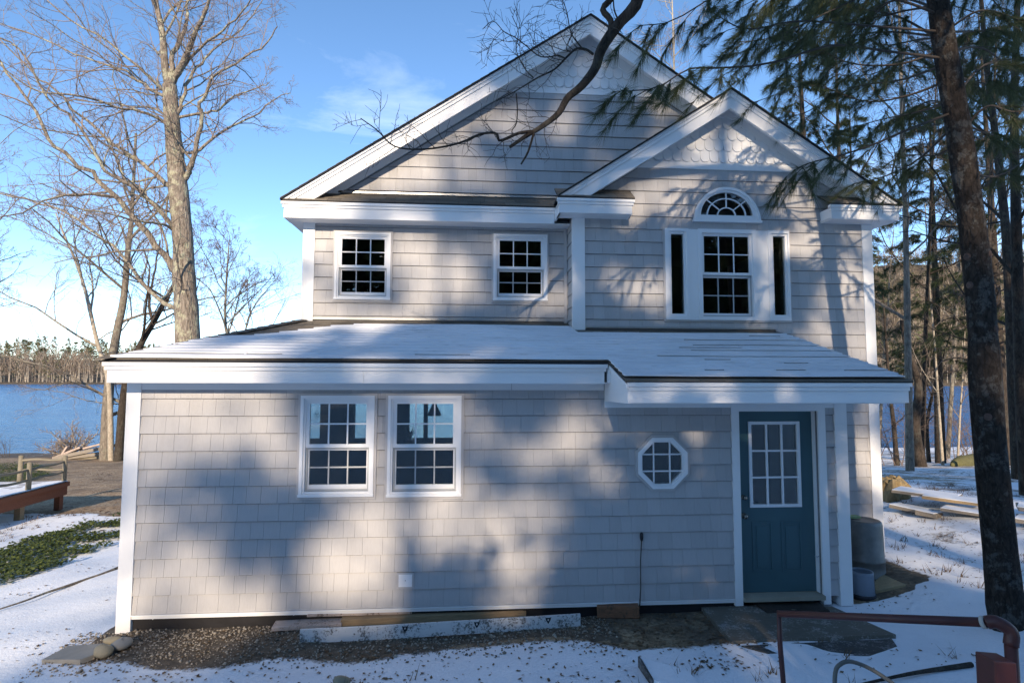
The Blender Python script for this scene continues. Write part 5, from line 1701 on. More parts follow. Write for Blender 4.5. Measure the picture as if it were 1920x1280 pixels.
# ---- pines behind the viewer, with crowns shaped to throw the dappled shade on the house front
LIT = []     # lit patches as (photo x, y, half width, half height, wall plane)
for a in ((300, 790, 60, 45, 0), (480, 795, 75, 30, 0), (400, 760, 130, 12, 0), (262, 1060, 26, 110, 0), (290, 880, 25, 40, 0), (385, 1010, 28, 60, 0), (690, 985, 70, 42, 0), (640, 1040, 50, 26, 0),
          (610, 1110, 46, 32, 0), (480, 1128, 60, 22, 0), (400, 1120, 40, 25, 0), (700, 850, 14, 60, 0), (880, 800, 35, 22, 0), (940, 965, 120, 26, 0), (955, 1085, 60, 40, 0), (1085, 775, 34, 42, 0), (1000, 840, 60, 18, 0),
          (800, 1000, 40, 20, 0), (560, 860, 16, 40, 0), (1130, 900, 40, 25, 0), (1050, 1000, 40, 30, 0), (720, 1120, 25, 20, 0), (850, 900, 30, 20, 0),
          (620, 470, 40, 90, 1.8), (680, 570, 90, 20, 1.8), (590, 500, 14, 100, 1.8), (780, 490, 50, 26, 1.8), (800, 575, 60, 16, 1.8), (880, 460, 30, 20, 1.8), (870, 540, 28, 18, 1.8), (1045, 540, 18, 22, 1.8), (960, 580, 40, 12, 1.8),
          (800, 285, 95, 32, 1.8), (720, 335, 70, 22, 1.8), (930, 220, 45, 26, 1.8), (650, 365, 50, 14, 1.8), (880, 320, 60, 16, 1.8), (680, 280, 110, 30, 1.5), (600, 340, 60, 30, 1.5), (820, 180, 80, 26, 1.5),
          (1262, 360, 40, 48, 1.38), (1240, 540, 14, 60, 1.38), (1170, 535, 20, 24, 1.38), (1180, 430, 18, 18, 1.38), (1490, 390, 34, 42, 1.38), (1530, 470, 50, 26, 1.38), (1550, 590, 60, 40, 1.38), (1425, 500, 14, 70, 1.38), (1420, 600, 40, 12, 1.38),
          (1310, 240, 16, 60, 1.1), (1410, 255, 26, 40, 1.1), (1480, 290, 50, 26, 1.1), (1600, 350, 60, 26, 1.1), (1340, 320, 22, 14, 1.38), (1620, 600, 26, 200, 1.38), (1635, 900, 30, 120, 1.38), (1600, 830, 20, 60, 1.38),
          (330, 690, 160, 18, -0.3), (560, 690, 90, 16, -0.3), (760, 690, 60, 12, -0.3), (660, 640, 70, 12, 0.5), (420, 655, 160, 16, 0.2), (840, 690, 30, 12, -0.3), (1250, 735, 26, 18, -0.93), (1360, 735, 14, 20, -0.93), (1500, 720, 26, 18, -0.93), (1690, 735, 14, 20, -0.93), (1585, 860, 12, 90, 0),
          (620, 395, 90, 14, 1.5), (760, 395, 40, 10, 1.5)):
    c = at(a[0], a[1], a[4])
    k = (a[4] - CAM[1]) / FPX
    LIT.append((c[0] - a[4] * TA, c[2] + a[4] * TE, a[2] * k, a[3] * k))
for gx, gy, ra, rb in ((9.6, 0.9, 0.8, 0.35), (10.4, 1.8, 1.2, 0.4), (11.2, 3.0, 1.5, 0.45), (10.2, 2.6, 0.8, 0.3), (11.6, 4.4, 1.2, 0.3)):     # sunlit snow right of the house
    LIT.append((gx - gy * TA, float(H(gx, gy)) + gy * TE, ra, rb))
LIT = np.array(LIT)
def lit_at(A, B):
    q = ((A - LIT[:, 0]) / (LIT[:, 2] + 0.16)) ** 2 + ((B - LIT[:, 1]) / (LIT[:, 3] + 0.16)) ** 2
    return q.min()
srg = np.random.RandomState(77)
def shade_ok(c):
    A, B = c[0] - c[1] * TA, c[2] + c[1] * TE
    if A < -1.2:
        return srg.rand() < 0.05
    if B < -3.0:                                   # crowns thinned so sunlit snow behind bounces light onto the front
        return srg.rand() < 0.06
    if B < -0.3:                                   # over the open ground in front
        return srg.rand() < ((1.0 if A > 4 else 0.9) if A > 1.0 else 0.15)
    q = lit_at(A, B)
    if q < 1.0:
        return False
    return srg.rand() < (0.55 if A < 1.6 else 0.9)
for seed, x, y, h, r0, reach, lab in (
        (401, 5.15, -14.5, 19.0, 0.21, 3.2, 'pine straight behind the viewer'), (402, 1.6, -30.0, 26.0, 0.22, 5.0, 'tall pine left behind the viewer'), (403, 7.8, -27.0, 25.0, 0.22, 5.0, 'tall pine right behind the viewer'),
        (404, 3.6, -36.0, 28.0, 0.22, 5.2, 'farthest tall pine behind the viewer'), (405, -2.2, -37.0, 26.0, 0.20, 4.6, 'tall pine far left behind the viewer'), (406, 6.2, -33.0, 27.0, 0.22, 5.2, 'tall pine farther right behind the viewer'),
        (407, 11.6, -24.0, 22.0, 0.22, 4.6, 'broad pine right of the viewer'), (408, 13.6, -13.0, 15.0, 0.2, 3.8, 'low pine close right of the viewer'), (409, 0.2, -25.0, 20.0, 0.2, 4.0, 'slim pine left of the viewer'),
        (410, 5.7, -11.8, 8.0, 0.12, 2.9, 'small bushy pine added close behind the viewer to shade the pipe rail')):  # unseen pine added so its shade falls on the pipe rail
    b_ = np.array([x, y, float(H(x, y))])
    far = y < -20
    conifer(seed, b_, b_ + np.array([0.2, 0, h]), r0 * (0.6 if far else 1.0), lab, 0.2, 62 if far else 50, reach, 'needle', 10, 0.48 if far else 0.38, 0.038 if far else 0.026, 7, 'pinebark', 'pine_tree', 'pines behind the viewer', shade_ok, 0.05, 11)
# ------------------------------------------------------------------ things around the house
def plank(name, P0, P1, w, th, mat, label, cat, group=None, up=(0, 0, 1), roll=0.0):
    """board from P0 to P1: w across, th thick"""
    P0, P1 = np.asarray(P0, float), np.asarray(P1, float)
    d = P1 - P0; L = np.linalg.norm(d); d /= L
    s_ = np.cross(d, up); s_ /= np.linalg.norm(s_); u_ = np.cross(s_, d)
    s2 = s_ * math.cos(roll) + u_ * math.sin(roll); u2 = -s_ * math.sin(roll) + u_ * math.cos(roll)
    mb = MB(); mb.obox((P0 + P1) / 2, d * L / 2, s2 * w / 2, u2 * th / 2)
    o = mb.build(name, M[mat])
    bv = o.modifiers.new('bevel', 'BEVEL'); bv.width = min(0.004, th * 0.2); bv.segments = 1
    if label:
        tag(o, label, cat, group)
    return o
def onG(px, py, dz=0.0):
    q = gp(px, py); q[2] += dz
    return q

# boards along the foundation
a, b = onG(562, 1203), onG(1088, 1172)
ha, hb = 0.115, 0.10
wb = thing('white_board', (a + b) / 2, 'long dirty white board on edge along the foundation, three black marks', 'board')
mb = MB()
mid_ = a + (b - a) * 0.265 + np.array([0, -0.015, 0])
for P0, P1, o0, o1 in ((a, mid_, 0, 0.003), (mid_, b, 0.0, 0)):
    d_ = P1 - P0; L = np.linalg.norm(d_); d_ /= L
    s_ = np.cross(d_, [0, 0, 1.0]); s_ /= np.linalg.norm(s_)
    mb.obox((P0 + P1) / 2 + np.array([0, 0, 0.053]), d_ * (L / 2 - 0.001), s_ * 0.011, np.array([0, 0, 0.064]))
mb.build('board', M['whiteboard'], wb)
for t in (0.36, 0.615, 0.878):
    c = mid_ + (b - mid_) * ((t - 0.265) / 0.735) + np.array([0, 0, 0.075])
    d_ = (b - mid_) / np.linalg.norm(b - mid_); s_ = np.cross(d_, [0, 0, 1.0]); s_ /= np.linalg.norm(s_)
    c = c + s_ * 0.0128
    q = MB()
    U_ = np.array([0, 0, 1.0])
    tri = [(-0.030, 0.032), (-0.018, 0.026), (0.018, 0.026), (0.030, 0.032), (0.022, 0.0), (0.0, -0.034), (-0.022, 0.0)]
    q.add([c + d_ * u + U_ * v for u, v in tri] + [c - s_ * 0.002 + d_ * u + U_ * v for u, v in tri], [tuple(range(7))[::-1]] + [(i, (i + 1) % 7, (i + 1) % 7 + 7, i + 7) for i in range(7)])
    q.build('printed_mark', M['black'], wb)
    q = MB(); q.obox(c + s_ * 0.0012 + U_ * 0.006, d_ * 0.007, s_ * 0.0006, U_ * 0.009); q.build('mark_centre', M['whiteboard'], wb)
a, b = onG(640, 1176), onG(1095, 1150)
plank('timber', a + [0, 0, 0.05], b + [0, 0, 0.045], 0.10, 0.09, 'treated', 'brown treated timber lying behind the long white board', 'timber')
plank('short_board', onG(577, 1172) + [0, 0, 0.115], onG(772, 1166) + [0, 0.02, 0.108], 0.10, 0.026, 'pinkboard', 'short pinkish weathered board resting on the brown timber', 'board')
plank('wide_board', onG(510, 1184) + [0, 0.04, 0.04], onG(640, 1180) + [0, 0.05, 0.05], 0.16, 0.04, 'pinkboard', 'pale wide board end poking out left of the white board', 'board')
a, b = onG(1121, 1158), onG(1200, 1158)
plank('timber_block', a + [0, 0.04, 0.06], b + [0, 0.04, 0.06], 0.10, 0.12, 'redblock', 'short red brown timber block by the wall below the iron rod', 'block')

# iron rod leaning on the wall
rod = thing('iron_rod', onG(1199, 1140), 'thin rusty iron rod with dark grip leaning on the shingles', 'rod')
p0, p1 = at(1199, 1142, -0.07), at(1203, 1010, -0.035)
mb = MB(); mb.tube([p0, p0 + (p1 - p0) * 0.3 + [0.006, 0, 0], p0 + (p1 - p0) * 0.7 - [0.004, 0, 0], p1], [0.007, 0.006, 0.006, 0.007], 8); mb.build('shaft', M['iron'], rod, True)
mb = MB(); mb.tube([p1 - [0, 0, 0.02], p1 + [0, 0, 0.01], p1 + [0, 0, 0.05], p1 + [0, 0, 0.07]], [0.010, 0.017, 0.018, 0.010], 10); mb.build('grip', M['black'], rod, True)

# step: plywood ramp, lower dark board, mat
def slab(name, pxs, th, mat, label, cat, lift=0.0):
    top = [gp(*p) + np.array([0, 0, th + lift]) for p in pxs]
    mb = MB(); n = len(top)
    mb.add([t for t in top] + [t - np.array([0, 0, th + 0.03]) for t in top], [tuple(range(n))[::-1], tuple(range(n, 2 * n))] + [(i, (i + 1) % n, (i + 1) % n + n, i + n) for i in range(n)])
    o = mb.build(name, M[mat])
    return tag(o, label, cat)
slab('plywood_sheet', [(1312, 1140), (1560, 1142), (1680, 1196), (1372, 1208)], 0.035, 'ply', 'brown wet plywood sheet lying before the teal door', 'plywood')
slab('dark_board', [(1390, 1212), (1672, 1199), (1682, 1213), (1630, 1232), (1440, 1226)], 0.012, 'plydark', 'dark wet board edge in the snow below the plywood sheet', 'board')
dm = onG(1475, 1142)
mb = MB()
top = [gp(1398, 1131), gp(1528, 1129), gp(1556, 1157), gp(1440, 1158)]
vs = []
for i in range(9):
    for j in range(5):
        u, v = i / 8, j / 4
        q = (top[0] * (1 - u) + top[1] * u) * (1 - v) + (top[3] * (1 - u) + top[2] * u) * v
        vs.append(q + np.array([rnd.uniform(-0.012, 0.012), rnd.uniform(-0.012, 0.012), 0.052 + 0.012 * math.sin(5 * u + 3 * v) + rnd.uniform(0, 0.006)]))
fs = [(i * 5 + j, i * 5 + j + 1, (i + 1) * 5 + j + 1, (i + 1) * 5 + j) for i in range(8) for j in range(4)]
mb.add(vs, fs)
o = mb.build('doormat', M['mat'], None, True)
sd2 = o.modifiers.new('thick', 'SOLIDIFY'); sd2.thickness = 0.018; sd2.offset = -1
tag(o, 'crumpled dark doormat on the plywood below the threshold', 'doormat')

# red brown pipe rail in the right foreground
yl, yr = -2.35, -3.3
A = at(1461, 1150, yl); B = at(1850, 1166, yr); C = at(1893, 1176, yr - 0.06); D = at(1905, 1330, yr - 0.10)
pr_ = thing('pipe_rail', np.array([A[0], A[1], float(H(A[0], A[1]))]), 'red brown pipe rail with a post, long bar and elbow in the right foreground', 'pipe')
mb = MB(); mb.tube([A - [0.012, 0, 0], A, (A + B) / 2, B], [0.019, 0.021, 0.022, 0.023], 16); mb.build('bar', M['redpipe'], pr_, True)
mb = MB(); foot = np.array([A[0] + 0.02, A[1] - 0.02, float(H(A[0], A[1])) - 0.1]); mb.tube([A + [0, 0, 0.018], A - [0, 0, 0.2], (A + foot) / 2, foot], [0.015, 0.016, 0.016, 0.016], 12); mb.build('post', M['redpipe'], pr_, True)
el = smooth_line([B, B + (C - B) * 0.45 + [0, 0, 0.012], C + [0.005, 0, -0.02], C + (D - C) * 0.22], 14)
mb = MB(); mb.tube(el, 0.031, 16); mb.build('elbow', M['redpipe'], pr_, True)
mb = MB(); e2 = el[-1]; D2 = np.array([D[0], D[1], float(H(D[0], D[1])) - 0.1]); mb.tube([e2 + (e2 - D2) * 0.02, e2 + (D2 - e2) * 0.5, D2], 0.027, 16); mb.build('down_pipe', M['redpipe'], pr_, True)
mb = MB(); dB = (B - A) / np.linalg.norm(B - A); mb.tube([B - dB * 0.022, B - dB * 0.004], 0.0295, 16); mb.build('joint_ring', M['pipering'], pr_, True)
c0 = at(1868, 1262, yr - 0.16)
mb = MB(); gz = float(H(c0[0], c0[1])) - 0.05; tz = at(1868, 1228, yr - 0.16)[2]
mb.hexa([(c0[0] - 0.055, c0[1] - 0.05, gz), (c0[0] + 0.055, c0[1] - 0.05, gz), (c0[0] + 0.055, c0[1] + 0.05, gz), (c0[0] - 0.055, c0[1] + 0.05, gz),
         (c0[0] - 0.055, c0[1] - 0.05, tz), (c0[0] + 0.055, c0[1] - 0.05, tz - 0.012), (c0[0] + 0.055, c0[1] + 0.05, tz - 0.012), (c0[0] - 0.055, c0[1] + 0.05, tz)])
o = mb.build('red_post_block', M['redpipe'])
bv = o.modifiers.new('bevel', 'BEVEL'); bv.width = 0.006; bv.segments = 2
tag(o, 'red brown square block beside the pipe elbow', 'block')

# hose loop
q = [at(1566, 1330, -3.0), at(1566, 1262, -2.95), at(1578, 1243, -2.95), at(1598, 1240, -2.95), at(1630, 1252, -2.95), at(1668, 1276, -3.0), at(1710, 1310, -3.1)]
mb = MB(); mb.tube(smooth_line(q, 30), 0.011, 10)
tag(mb.build('hose', M['hose'], None, True), 'grey green hose looping up from the snow in front', 'hose')
# snowed-in panel edge at the bottom
q = [gp(1202, 1255), gp(1300, 1258), gp(1330, 1279)]
mb = MB(); P0 = gp(1203, 1250); P1 = gp(1290, 1262)
mb.hexa([P0 - [0.01, 0.35, 0.02], P1 - [0, 0.35, 0.02], P1 + [0, 0, -0.02], P0 + [0, 0, -0.02], P0 - [0.01, 0.35, -0.075], P1 - [0, 0.35, -0.035], P1 + [0, 0, 0.03], P0 + [0, 0, 0.075]])
tag(mb.build('snowed_panel', M['snow']), 'snow covered panel corner sticking up at the bottom edge', 'panel')
mb = MB(); mb.obox(P0 + [-0.02, -0.17, 0.02], [0.008, 0, 0], [0, 0.18, 0], [0, 0, 0.065])
tag(mb.build('dark_stake', M['plydark']), 'dark upright board edge beside the snow covered panel', 'board')

# barrel, bucket, tan board on the right side
c = onG(1622, 1090); c = np.array([8.36, 0.62, float(H(8.36, 0.62))])
bx, by = at(1624, 1075, 0.72)[:2]
bz = float(H(bx, by)) - 0.02
br = thing('trash_barrel', (bx, by, bz), 'dented grey metal barrel upside down beside the porch corner', 'barrel')
zt = at(1622, 972, 0.75)[2] - bz
mb = MB()
n = 32
prof = [(0.212, 0.0), (0.220, 0.012), (0.220, 0.03), (0.211, 0.035), (0.206, zt * 0.26), (0.214, zt * 0.28), (0.214, zt * 0.31), (0.203, zt * 0.33), (0.193, zt - 0.05), (0.18, zt - 0.012), (0.168, zt), (0.15, zt - 0.012), (0.0, zt - 0.016)]
vs, fs = [], []
for r_, z_ in prof:
    for i in range(n):
        g = 2 * math.pi * i / n
        dent = 1 - 0.05 * math.exp(-((g - 4.9) / 0.35) ** 2 - ((z_ - zt * 0.33) / 0.10) ** 2) - 0.03 * math.exp(-((g - 4.2) / 0.3) ** 2 - ((z_ - zt * 0.6) / 0.15) ** 2) + 0.008 * math.sin(3 * g + 5 * z_)
        vs.append((bx + r_ * dent * math.cos(g), by + r_ * dent * math.sin(g), bz + z_))
for j in range(len(prof) - 1):
    for i in range(n):
        fs.append((j * n + i, j * n + (i + 1) % n, (j + 1) * n + (i + 1) % n, (j + 1) * n + i))
mb.add(vs, fs); mb.build('body', M['zinc'], br, True)
mb = MB(); mb.obox((bx - 0.07, by + 0.1, bz + zt + 0.012), (0.07, 0, 0), (0, 0.05, 0), (0, 0, 0.012))
o = mb.build('green_tray', M['greenlid']); tag(o, 'pale green tray edge on top of the barrel', 'tray')
kx, ky = at(1618, 1130, 0.02)[:2]
kx, ky = at(1617, 1120, 0.22)[0], 0.22
kz = float(H(kx, ky)) - 0.02
bk = thing('bucket', (kx, ky, kz), 'blue grey plastic bucket in front of the barrel', 'bucket')
kt = at(1617, 1069, 0.22)[2] - kz
mb = MB(); mb.lathe((kx, ky, kz), [(0.0, 0.0), (0.125, 0.0), (0.128, 0.02), (0.118, kt - 0.03), (0.117, kt), (0.105, kt), (0.104, kt - 0.02), (0.112, 0.03), (0.0, 0.03)], 32); mb.build('body', M['bucket'], bk, True)
mb = MB(); mb.lathe((kx, ky, kz), [(0.126, 0.0), (0.137, 0.0), (0.137, 0.055), (0.1255, 0.055)], 32); mb.build('base_band', M['black'], bk, True)
slab('tan_board', [(1640, 1094), (1655, 1078), (1698, 1098), (1642, 1110)], 0.016, 'tanboard', 'tan wood scrap on the ground behind the bucket', 'board')

# stump and stacked boards on the right
s0 = gp(1676, 934)
st = thing('tree_stump', s0, 'straw coloured rotting stump beside the house corner', 'stump')
rr = np.random.RandomState(5)
mb = MB(); n = 22; vs, fs = [], []
lv = [(0.0, 1.10), (0.12, 1.0), (0.28, 0.93), (0.37, 0.85), (0.40, 0.55), (0.37, 0.0)]
for z_, k in lv:
    for i in range(n):
        g = 2 * math.pi * i / n
        rad2 = 0.27 * k * (1 + 0.10 * math.sin(5 * g + 1) + 0.07 * rr.normal())
        vs.append((s0[0] + rad2 * math.cos(g), s0[1] + rad2 * math.sin(g), s0[2] - 0.03 + z_ + (0.03 * rr.normal() if z_ > 0.2 else 0)))
for j in range(len(lv) - 1):
    for i in range(n):
        fs.append((j * n + i, j * n + (i + 1) % n, (j + 1) * n + (i + 1) % n, (j + 1) * n + i))
mb.add(vs, fs); mb.build('body', M['straw'], st)
GS = 'boards stacked in the snow right of the house'
g0 = gp(1700, 962)
def stack_board(pxa, pxb, wdt, th, lift, label, mat='greyboard'):
    a, b = gp(*pxa), gp(*pxb)
    zz = max(a[2], b[2])
    bd = thing('stacked_board', (a + b) / 2, label, 'board', GS)
    o = plank('board', [a[0], a[1], zz + lift], [b[0], b[1], zz + lift], wdt, th, mat, None, None)
    adopt(o, bd)
    o = plank('snow_cap', [a[0] + 0.02, a[1], zz + lift + th / 2 + 0.008], [b[0] - 0.03, b[1], zz + lift + th / 2 + 0.008], wdt * 0.96, 0.014, 'snow', None, None)
    adopt(o, bd)
    return bd
stack_board((1676, 958), (1742, 962), 0.30, 0.05, 0.02, 'low grey board at the left end of the snowy stack')
stack_board((1722, 968), (1762, 970), 0.22, 0.07, 0.03, 'short thick grey board end at the front of the snowy stack')
stack_board((1768, 969), (1850, 966), 0.34, 0.04, 0.02, 'lowest grey board at the right of the snowy stack')
stack_board((1735, 958), (1850, 954), 0.42, 0.045, 0.085, 'tan edged snow topped board in the middle of the stack', 'tanboard')
stack_board((1680, 950), (1800, 947), 0.50, 0.04, 0.125, 'wide snow topped board on top of the stack', 'greyboard')
stack_board((1905, 985), (1965, 983), 0.45, 0.05, 0.03, 'lower grey board cut by the right edge of the picture')
stack_board((1908, 972), (1965, 970), 0.45, 0.05, 0.11, 'upper grey board cut by the right edge of the picture')
# mossy log near the lake
a, b = gp(1800, 874), gp(1845, 866)
mb = MB(); mb.tube(smooth_line([a + [-0.3, 0, 0.05], (a + b) / 2 + [0, 0, 0.12], b + [0.2, 0, 0.05]], 9), [0.05, 0.2, 0.27, 0.25, 0.28, 0.22, 0.24, 0.16, 0.04], 10)
tag(mb.build('mossy_mound', M['moss'], None, True), 'mossy brown log mound by the lakeside saplings', 'log')

# ---- left side: boardwalk deck with log railing
DZ = -0.22
deck = thing('boardwalk', (-7.4, 5.0, -0.8), 'low red brown boardwalk with snow on its boards at the left edge', 'deck')
dx1, dx0, dy0, dy1 = -5.95, -9.4, 3.4, 8.0
y = dy0
i = 0
while y < dy1 - 0.02:
    mb = MB(); mb.box(dx0, dx1 + rnd.uniform(-0.01, 0.02), y, y + 0.132, DZ - 0.035, DZ + rnd.uniform(-0.002, 0.002)); mb.build('deck_board', M['deckgrey'], deck)
    y += 0.14
for (x0, x1, y0, y1, z0, z1) in ((dx1 + 0.021, dx1 + 0.06, dy0, dy1, DZ - 0.10, DZ - 0.004), (dx1 - 0.02, dx1 + 0.02, dy0, dy1 - 0.02, DZ - 0.30, DZ - 0.104), (dx0, dx1 - 0.021, dy1 - 0.04, dy1, DZ - 0.30, DZ - 0.04), (dx0, dx1 - 0.021, dy0, dy0 + 0.04, DZ - 0.30, DZ - 0.04)):
    mb = MB(); mb.box(x0, x1, y0, y1, z0, z1); mb.build('rim_joist', M['deckred'], deck)
for (x, y) in ((dx1 - 0.09, 6.75), (dx1 - 0.09, 7.88), (dx1 - 0.09, 4.6), (-8.0, 7.8), (-8.0, 4.6)):
    gz = float(H(x, y)) - 0.1
    mb = MB(); mb.box(x - 0.06, x + 0.06, y - 0.06, y + 0.06, gz, DZ - 0.04); mb.build('leg', M['treated'] if y < 7 else M['deckred'], deck)
mb = MB()
for k in range(26):
    x, y = rnd.uniform(-6.9, -6.1), rnd.uniform(4, 7)
snowp = MB(); rr = np.random.RandomState(8)
xs2 = np.linspace(-7.4, dx1 + 0.05, 16); ys2 = np.linspace(3.5, 7.95, 32)
SX2, SY2 = np.meshgrid(xs2, ys2)
z2 = DZ + 0.012 + 0.014 * fbm(SX2, SY2, 41, 2.0) + 0.03 * vsm((SX2 + 6.5) / 0.4) - 0.012
tb = TB(); nx2 = len(xs2); i2 = np.arange(len(ys2) - 1)[:, None] * nx2 + np.arange(nx2 - 1)[None, :]
tb.raw(np.stack([SX2, SY2, z2], -1).reshape(-1, 3), np.stack([i2, i2 + 1, i2 + nx2 + 1, i2 + nx2], -1).reshape(-1, 4)); tb.build('deck_snow', M['snow'], deck)
rail = thing('log_railing', (-6.0, 6.9, DZ), 'rough log railing along the boardwalk edge', 'railing')
posts = [(-6.0, 6.9, 0.60, 0.055), (-5.98, 7.93, 0.60, 0.05), (-6.93, 7.9, 0.62, 0.06), (-6.05, 5.3, 0.60, 0.055)]
for x, y, h, r0 in posts:
    mb = MB(); mb.tube([(x, y, DZ - 0.05), (x + 0.005, y, DZ + h * 0.5), (x - 0.005, y + 0.01, DZ + h)], [r0, r0 * 0.92, r0 * 0.85], 10); mb.build('post', M['log'], rail, True)
def rl(p0, p1, r0=0.034):
    p0, p1 = np.array(p0), np.array(p1)
    mb = MB(); mb.tube(smooth_line([p0, p0 + (p1 - p0) * 0.35 + [0, 0, 0.02], p0 + (p1 - p0) * 0.7 - [0, 0, 0.012], p1], 9), np.linspace(r0, r0 * 0.75, 9), 8); mb.build('rail', M['log'], rail, True)
for z0, z1 in ((0.46, 0.50), (0.24, 0.27)):
    rl((-6.05, 5.3, DZ + z0), (-6.0, 6.9, DZ + z0 - 0.02)); rl((-6.0, 6.9, DZ + z0 - 0.04), (-5.98, 7.93, DZ + z1 - 0.03), 0.03); rl((-6.93, 7.9, DZ + z1), (-5.98, 7.93, DZ + z1 + 0.02), 0.03)
# fallen timber pile
tp = gp(175, 858)
pile = thing('timber_pile', tp, 'collapsed pile of grey and pale timbers by the lakeside tree', 'timber pile')
rr = np.random.RandomState(19)
for k, (p0, p1, w_, th_, mt) in enumerate((((105, 858), (230, 832), 0.4, 0.16, 'greyboard'), ((112, 864), (225, 846), 0.4, 0.16, 'greyboard'), ((120, 872), (215, 858), 0.4, 0.2, 'log'), ((100, 876), (152, 838), 0.2, 0.1, 'pinkboard'),
        ((112, 878), (128, 836), 0.2, 0.08, 'pinkboard'), ((135, 846), (190, 832), 0.25, 0.08, 'pinkboard'), ((215, 848), (236, 876), 0.14, 0.05, 'log'), ((208, 850), (228, 878), 0.14, 0.05, 'log'), ((222, 846), (243, 868), 0.12, 0.05, 'greyboard'))):
    a, b = gp(*p0), gp(*p1)
    Ys = tp[1] + 0.1 * (k - 4)
    a, b = at(*p0, Ys), at(*p1, Ys)
    a[2] = max(a[2], float(H(a[0], a[1])) + 0.05); b[2] = max(b[2], float(H(b[0], b[1])) + 0.05)
    o = plank('timber', a, b, w_, th_, mt, None, None); adopt(o, pile)
# stick lying on the snow
a, b = gp(226, 1066), gp(-10, 1148)
mb = MB(); mid_ = [a + (b - a) * t + np.array([rnd.uniform(-0.02, 0.02), rnd.uniform(-0.03, 0.03), 0.02]) for t in np.linspace(0, 1, 7)]
mb.tube(smooth_line(mid_, 24), np.linspace(0.024, 0.008, 24), 7)
tag(mb.build('fallen_branch', M['greybark'], None, True), 'long thin fallen branch on the snow left of the house', 'branch')
a, b = gp(1600, 1285), gp(1822, 1252)
mb = MB(); mb.tube(smooth_line([a, (a + b) / 2 + [0, 0, 0.03], b + [0, 0, 0.03]], 10), np.linspace(0.008, 0.022, 10), 7)
tag(mb.build('fallen_branch', M['darkbark'], None, True), 'dark broken stick on the shaded snow at bottom right', 'branch')

# stones at the house corner
def stone(px, py, sx, sy, sz, mat, label, seed, dz=0.0):
    c = gp(px, py); r_ = np.random.RandomState(seed)
    mb = MB(); n, m_ = 14, 8
    vs, fs = [], []
    for j in range(m_ + 1):
        th = math.pi * j / m_
        for i in range(n):
            g = 2 * math.pi * i / n
            k = 1 + 0.08 * math.sin(2 * g + seed) + 0.06 * math.sin(3 * th + g + seed)
            vs.append((c[0] + sx * k * math.sin(th) * math.cos(g), c[1] + sy * k * math.sin(th) * math.sin(g), c[2] + dz + sz * (0.7 + k * math.cos(th))))
    for j in range(m_):
        for i in range(n):
            fs.append((j * n + i, j * n + (i + 1) % n, (j + 1) * n + (i + 1) % n, (j + 1) * n + i))
    mb.add(vs, fs)
    o = mb.build('stone', M[mat], None, True)
    return tag(o, label, 'stone', 'stones at the left house corner')
stone(193, 1228, 0.085, 0.07, 0.055, 'stone', 'round brown river stone at the left house corner', 3)
stone(228, 1214, 0.10, 0.08, 0.05, 'slate', 'grey stone tucked against the left house corner', 5)
stone(213, 1205, 0.09, 0.06, 0.035, 'stone', 'flat brown stone behind the round one', 8)
stone(640, 1282, 0.07, 0.06, 0.035, 'stone', 'brown stone poking from the snow at the bottom edge', 9)
slab('flagstone', [(78, 1240), (128, 1214), (196, 1209), (178, 1230), (150, 1240)], 0.02, 'slate', 'flat grey flagstone in the snow left of the house corner', 'stone')

# ------------------------------------------------------------------ stuff on the ground
_gz = np.array([0.0] * (len(xs) * len(ys) * 3)); ground.data.vertices.foreach_get('co', _gz)
_gz = _gz.reshape(len(ys), len(xs), 3)[:, :, 2]
def gz_at(x, y):
    i = min(max(int(np.searchsorted(xs, x)) - 1, 0), len(xs) - 2); j = min(max(int(np.searchsorted(ys, y)) - 1, 0), len(ys) - 2)
    u, v = (x - xs[i]) / (xs[i + 1] - xs[i]), (y - ys[j]) / (ys[j + 1] - ys[j])
    return (_gz[j, i] * (1 - u) + _gz[j, i + 1] * u) * (1 - v) + (_gz[j + 1, i] * (1 - u) + _gz[j + 1, i + 1] * u) * v
rg = np.random.RandomState(55)
# gravel under the eave
mb = TB()
ico = np.array([[0, 0, 1], [0.9, 0, 0.1], [0.28, 0.85, 0], [-0.73, 0.53, 0.1], [-0.73, -0.53, 0], [0.28, -0.85, 0.1], [0, 0, -0.8]])
icf = np.array([[0, 1, 2], [0, 2, 3], [0, 3, 4], [0, 4, 5], [0, 5, 1], [6, 2, 1], [6, 3, 2], [6, 4, 3], [6, 5, 4], [6, 1, 5]])
k = 0
while k < 4200:
    x, y = rg.uniform(-0.35, 4.9), rg.uniform(-0.85, 0.0)
    if rg.rand() > 1.15 - abs(y + 0.02) * 1.15 - max(0, x - 3) * 0.2:
        continue
    s_ = rg.uniform(0.006, 0.014) if rg.rand() < 0.93 else rg.uniform(0.014, 0.024)
    a = rg.rand() * 6.28
    v = ico * s_ * rg.uniform(0.7, 1.2, 3)
    v = np.stack([v[:, 0] * math.cos(a) - v[:, 1] * math.sin(a) + x, v[:, 0] * math.sin(a) + v[:, 1] * math.cos(a) + y, v[:, 2] * 0.8 + gz_at(x, y) + s_ * 0.3], -1)
    mb.raw(v, icf); k += 1
o = mb.build('pea_gravel', M['gravelA']); tag(o, 'brown pea gravel along the foundation', 'gravel'); kind(o, 'stuff')
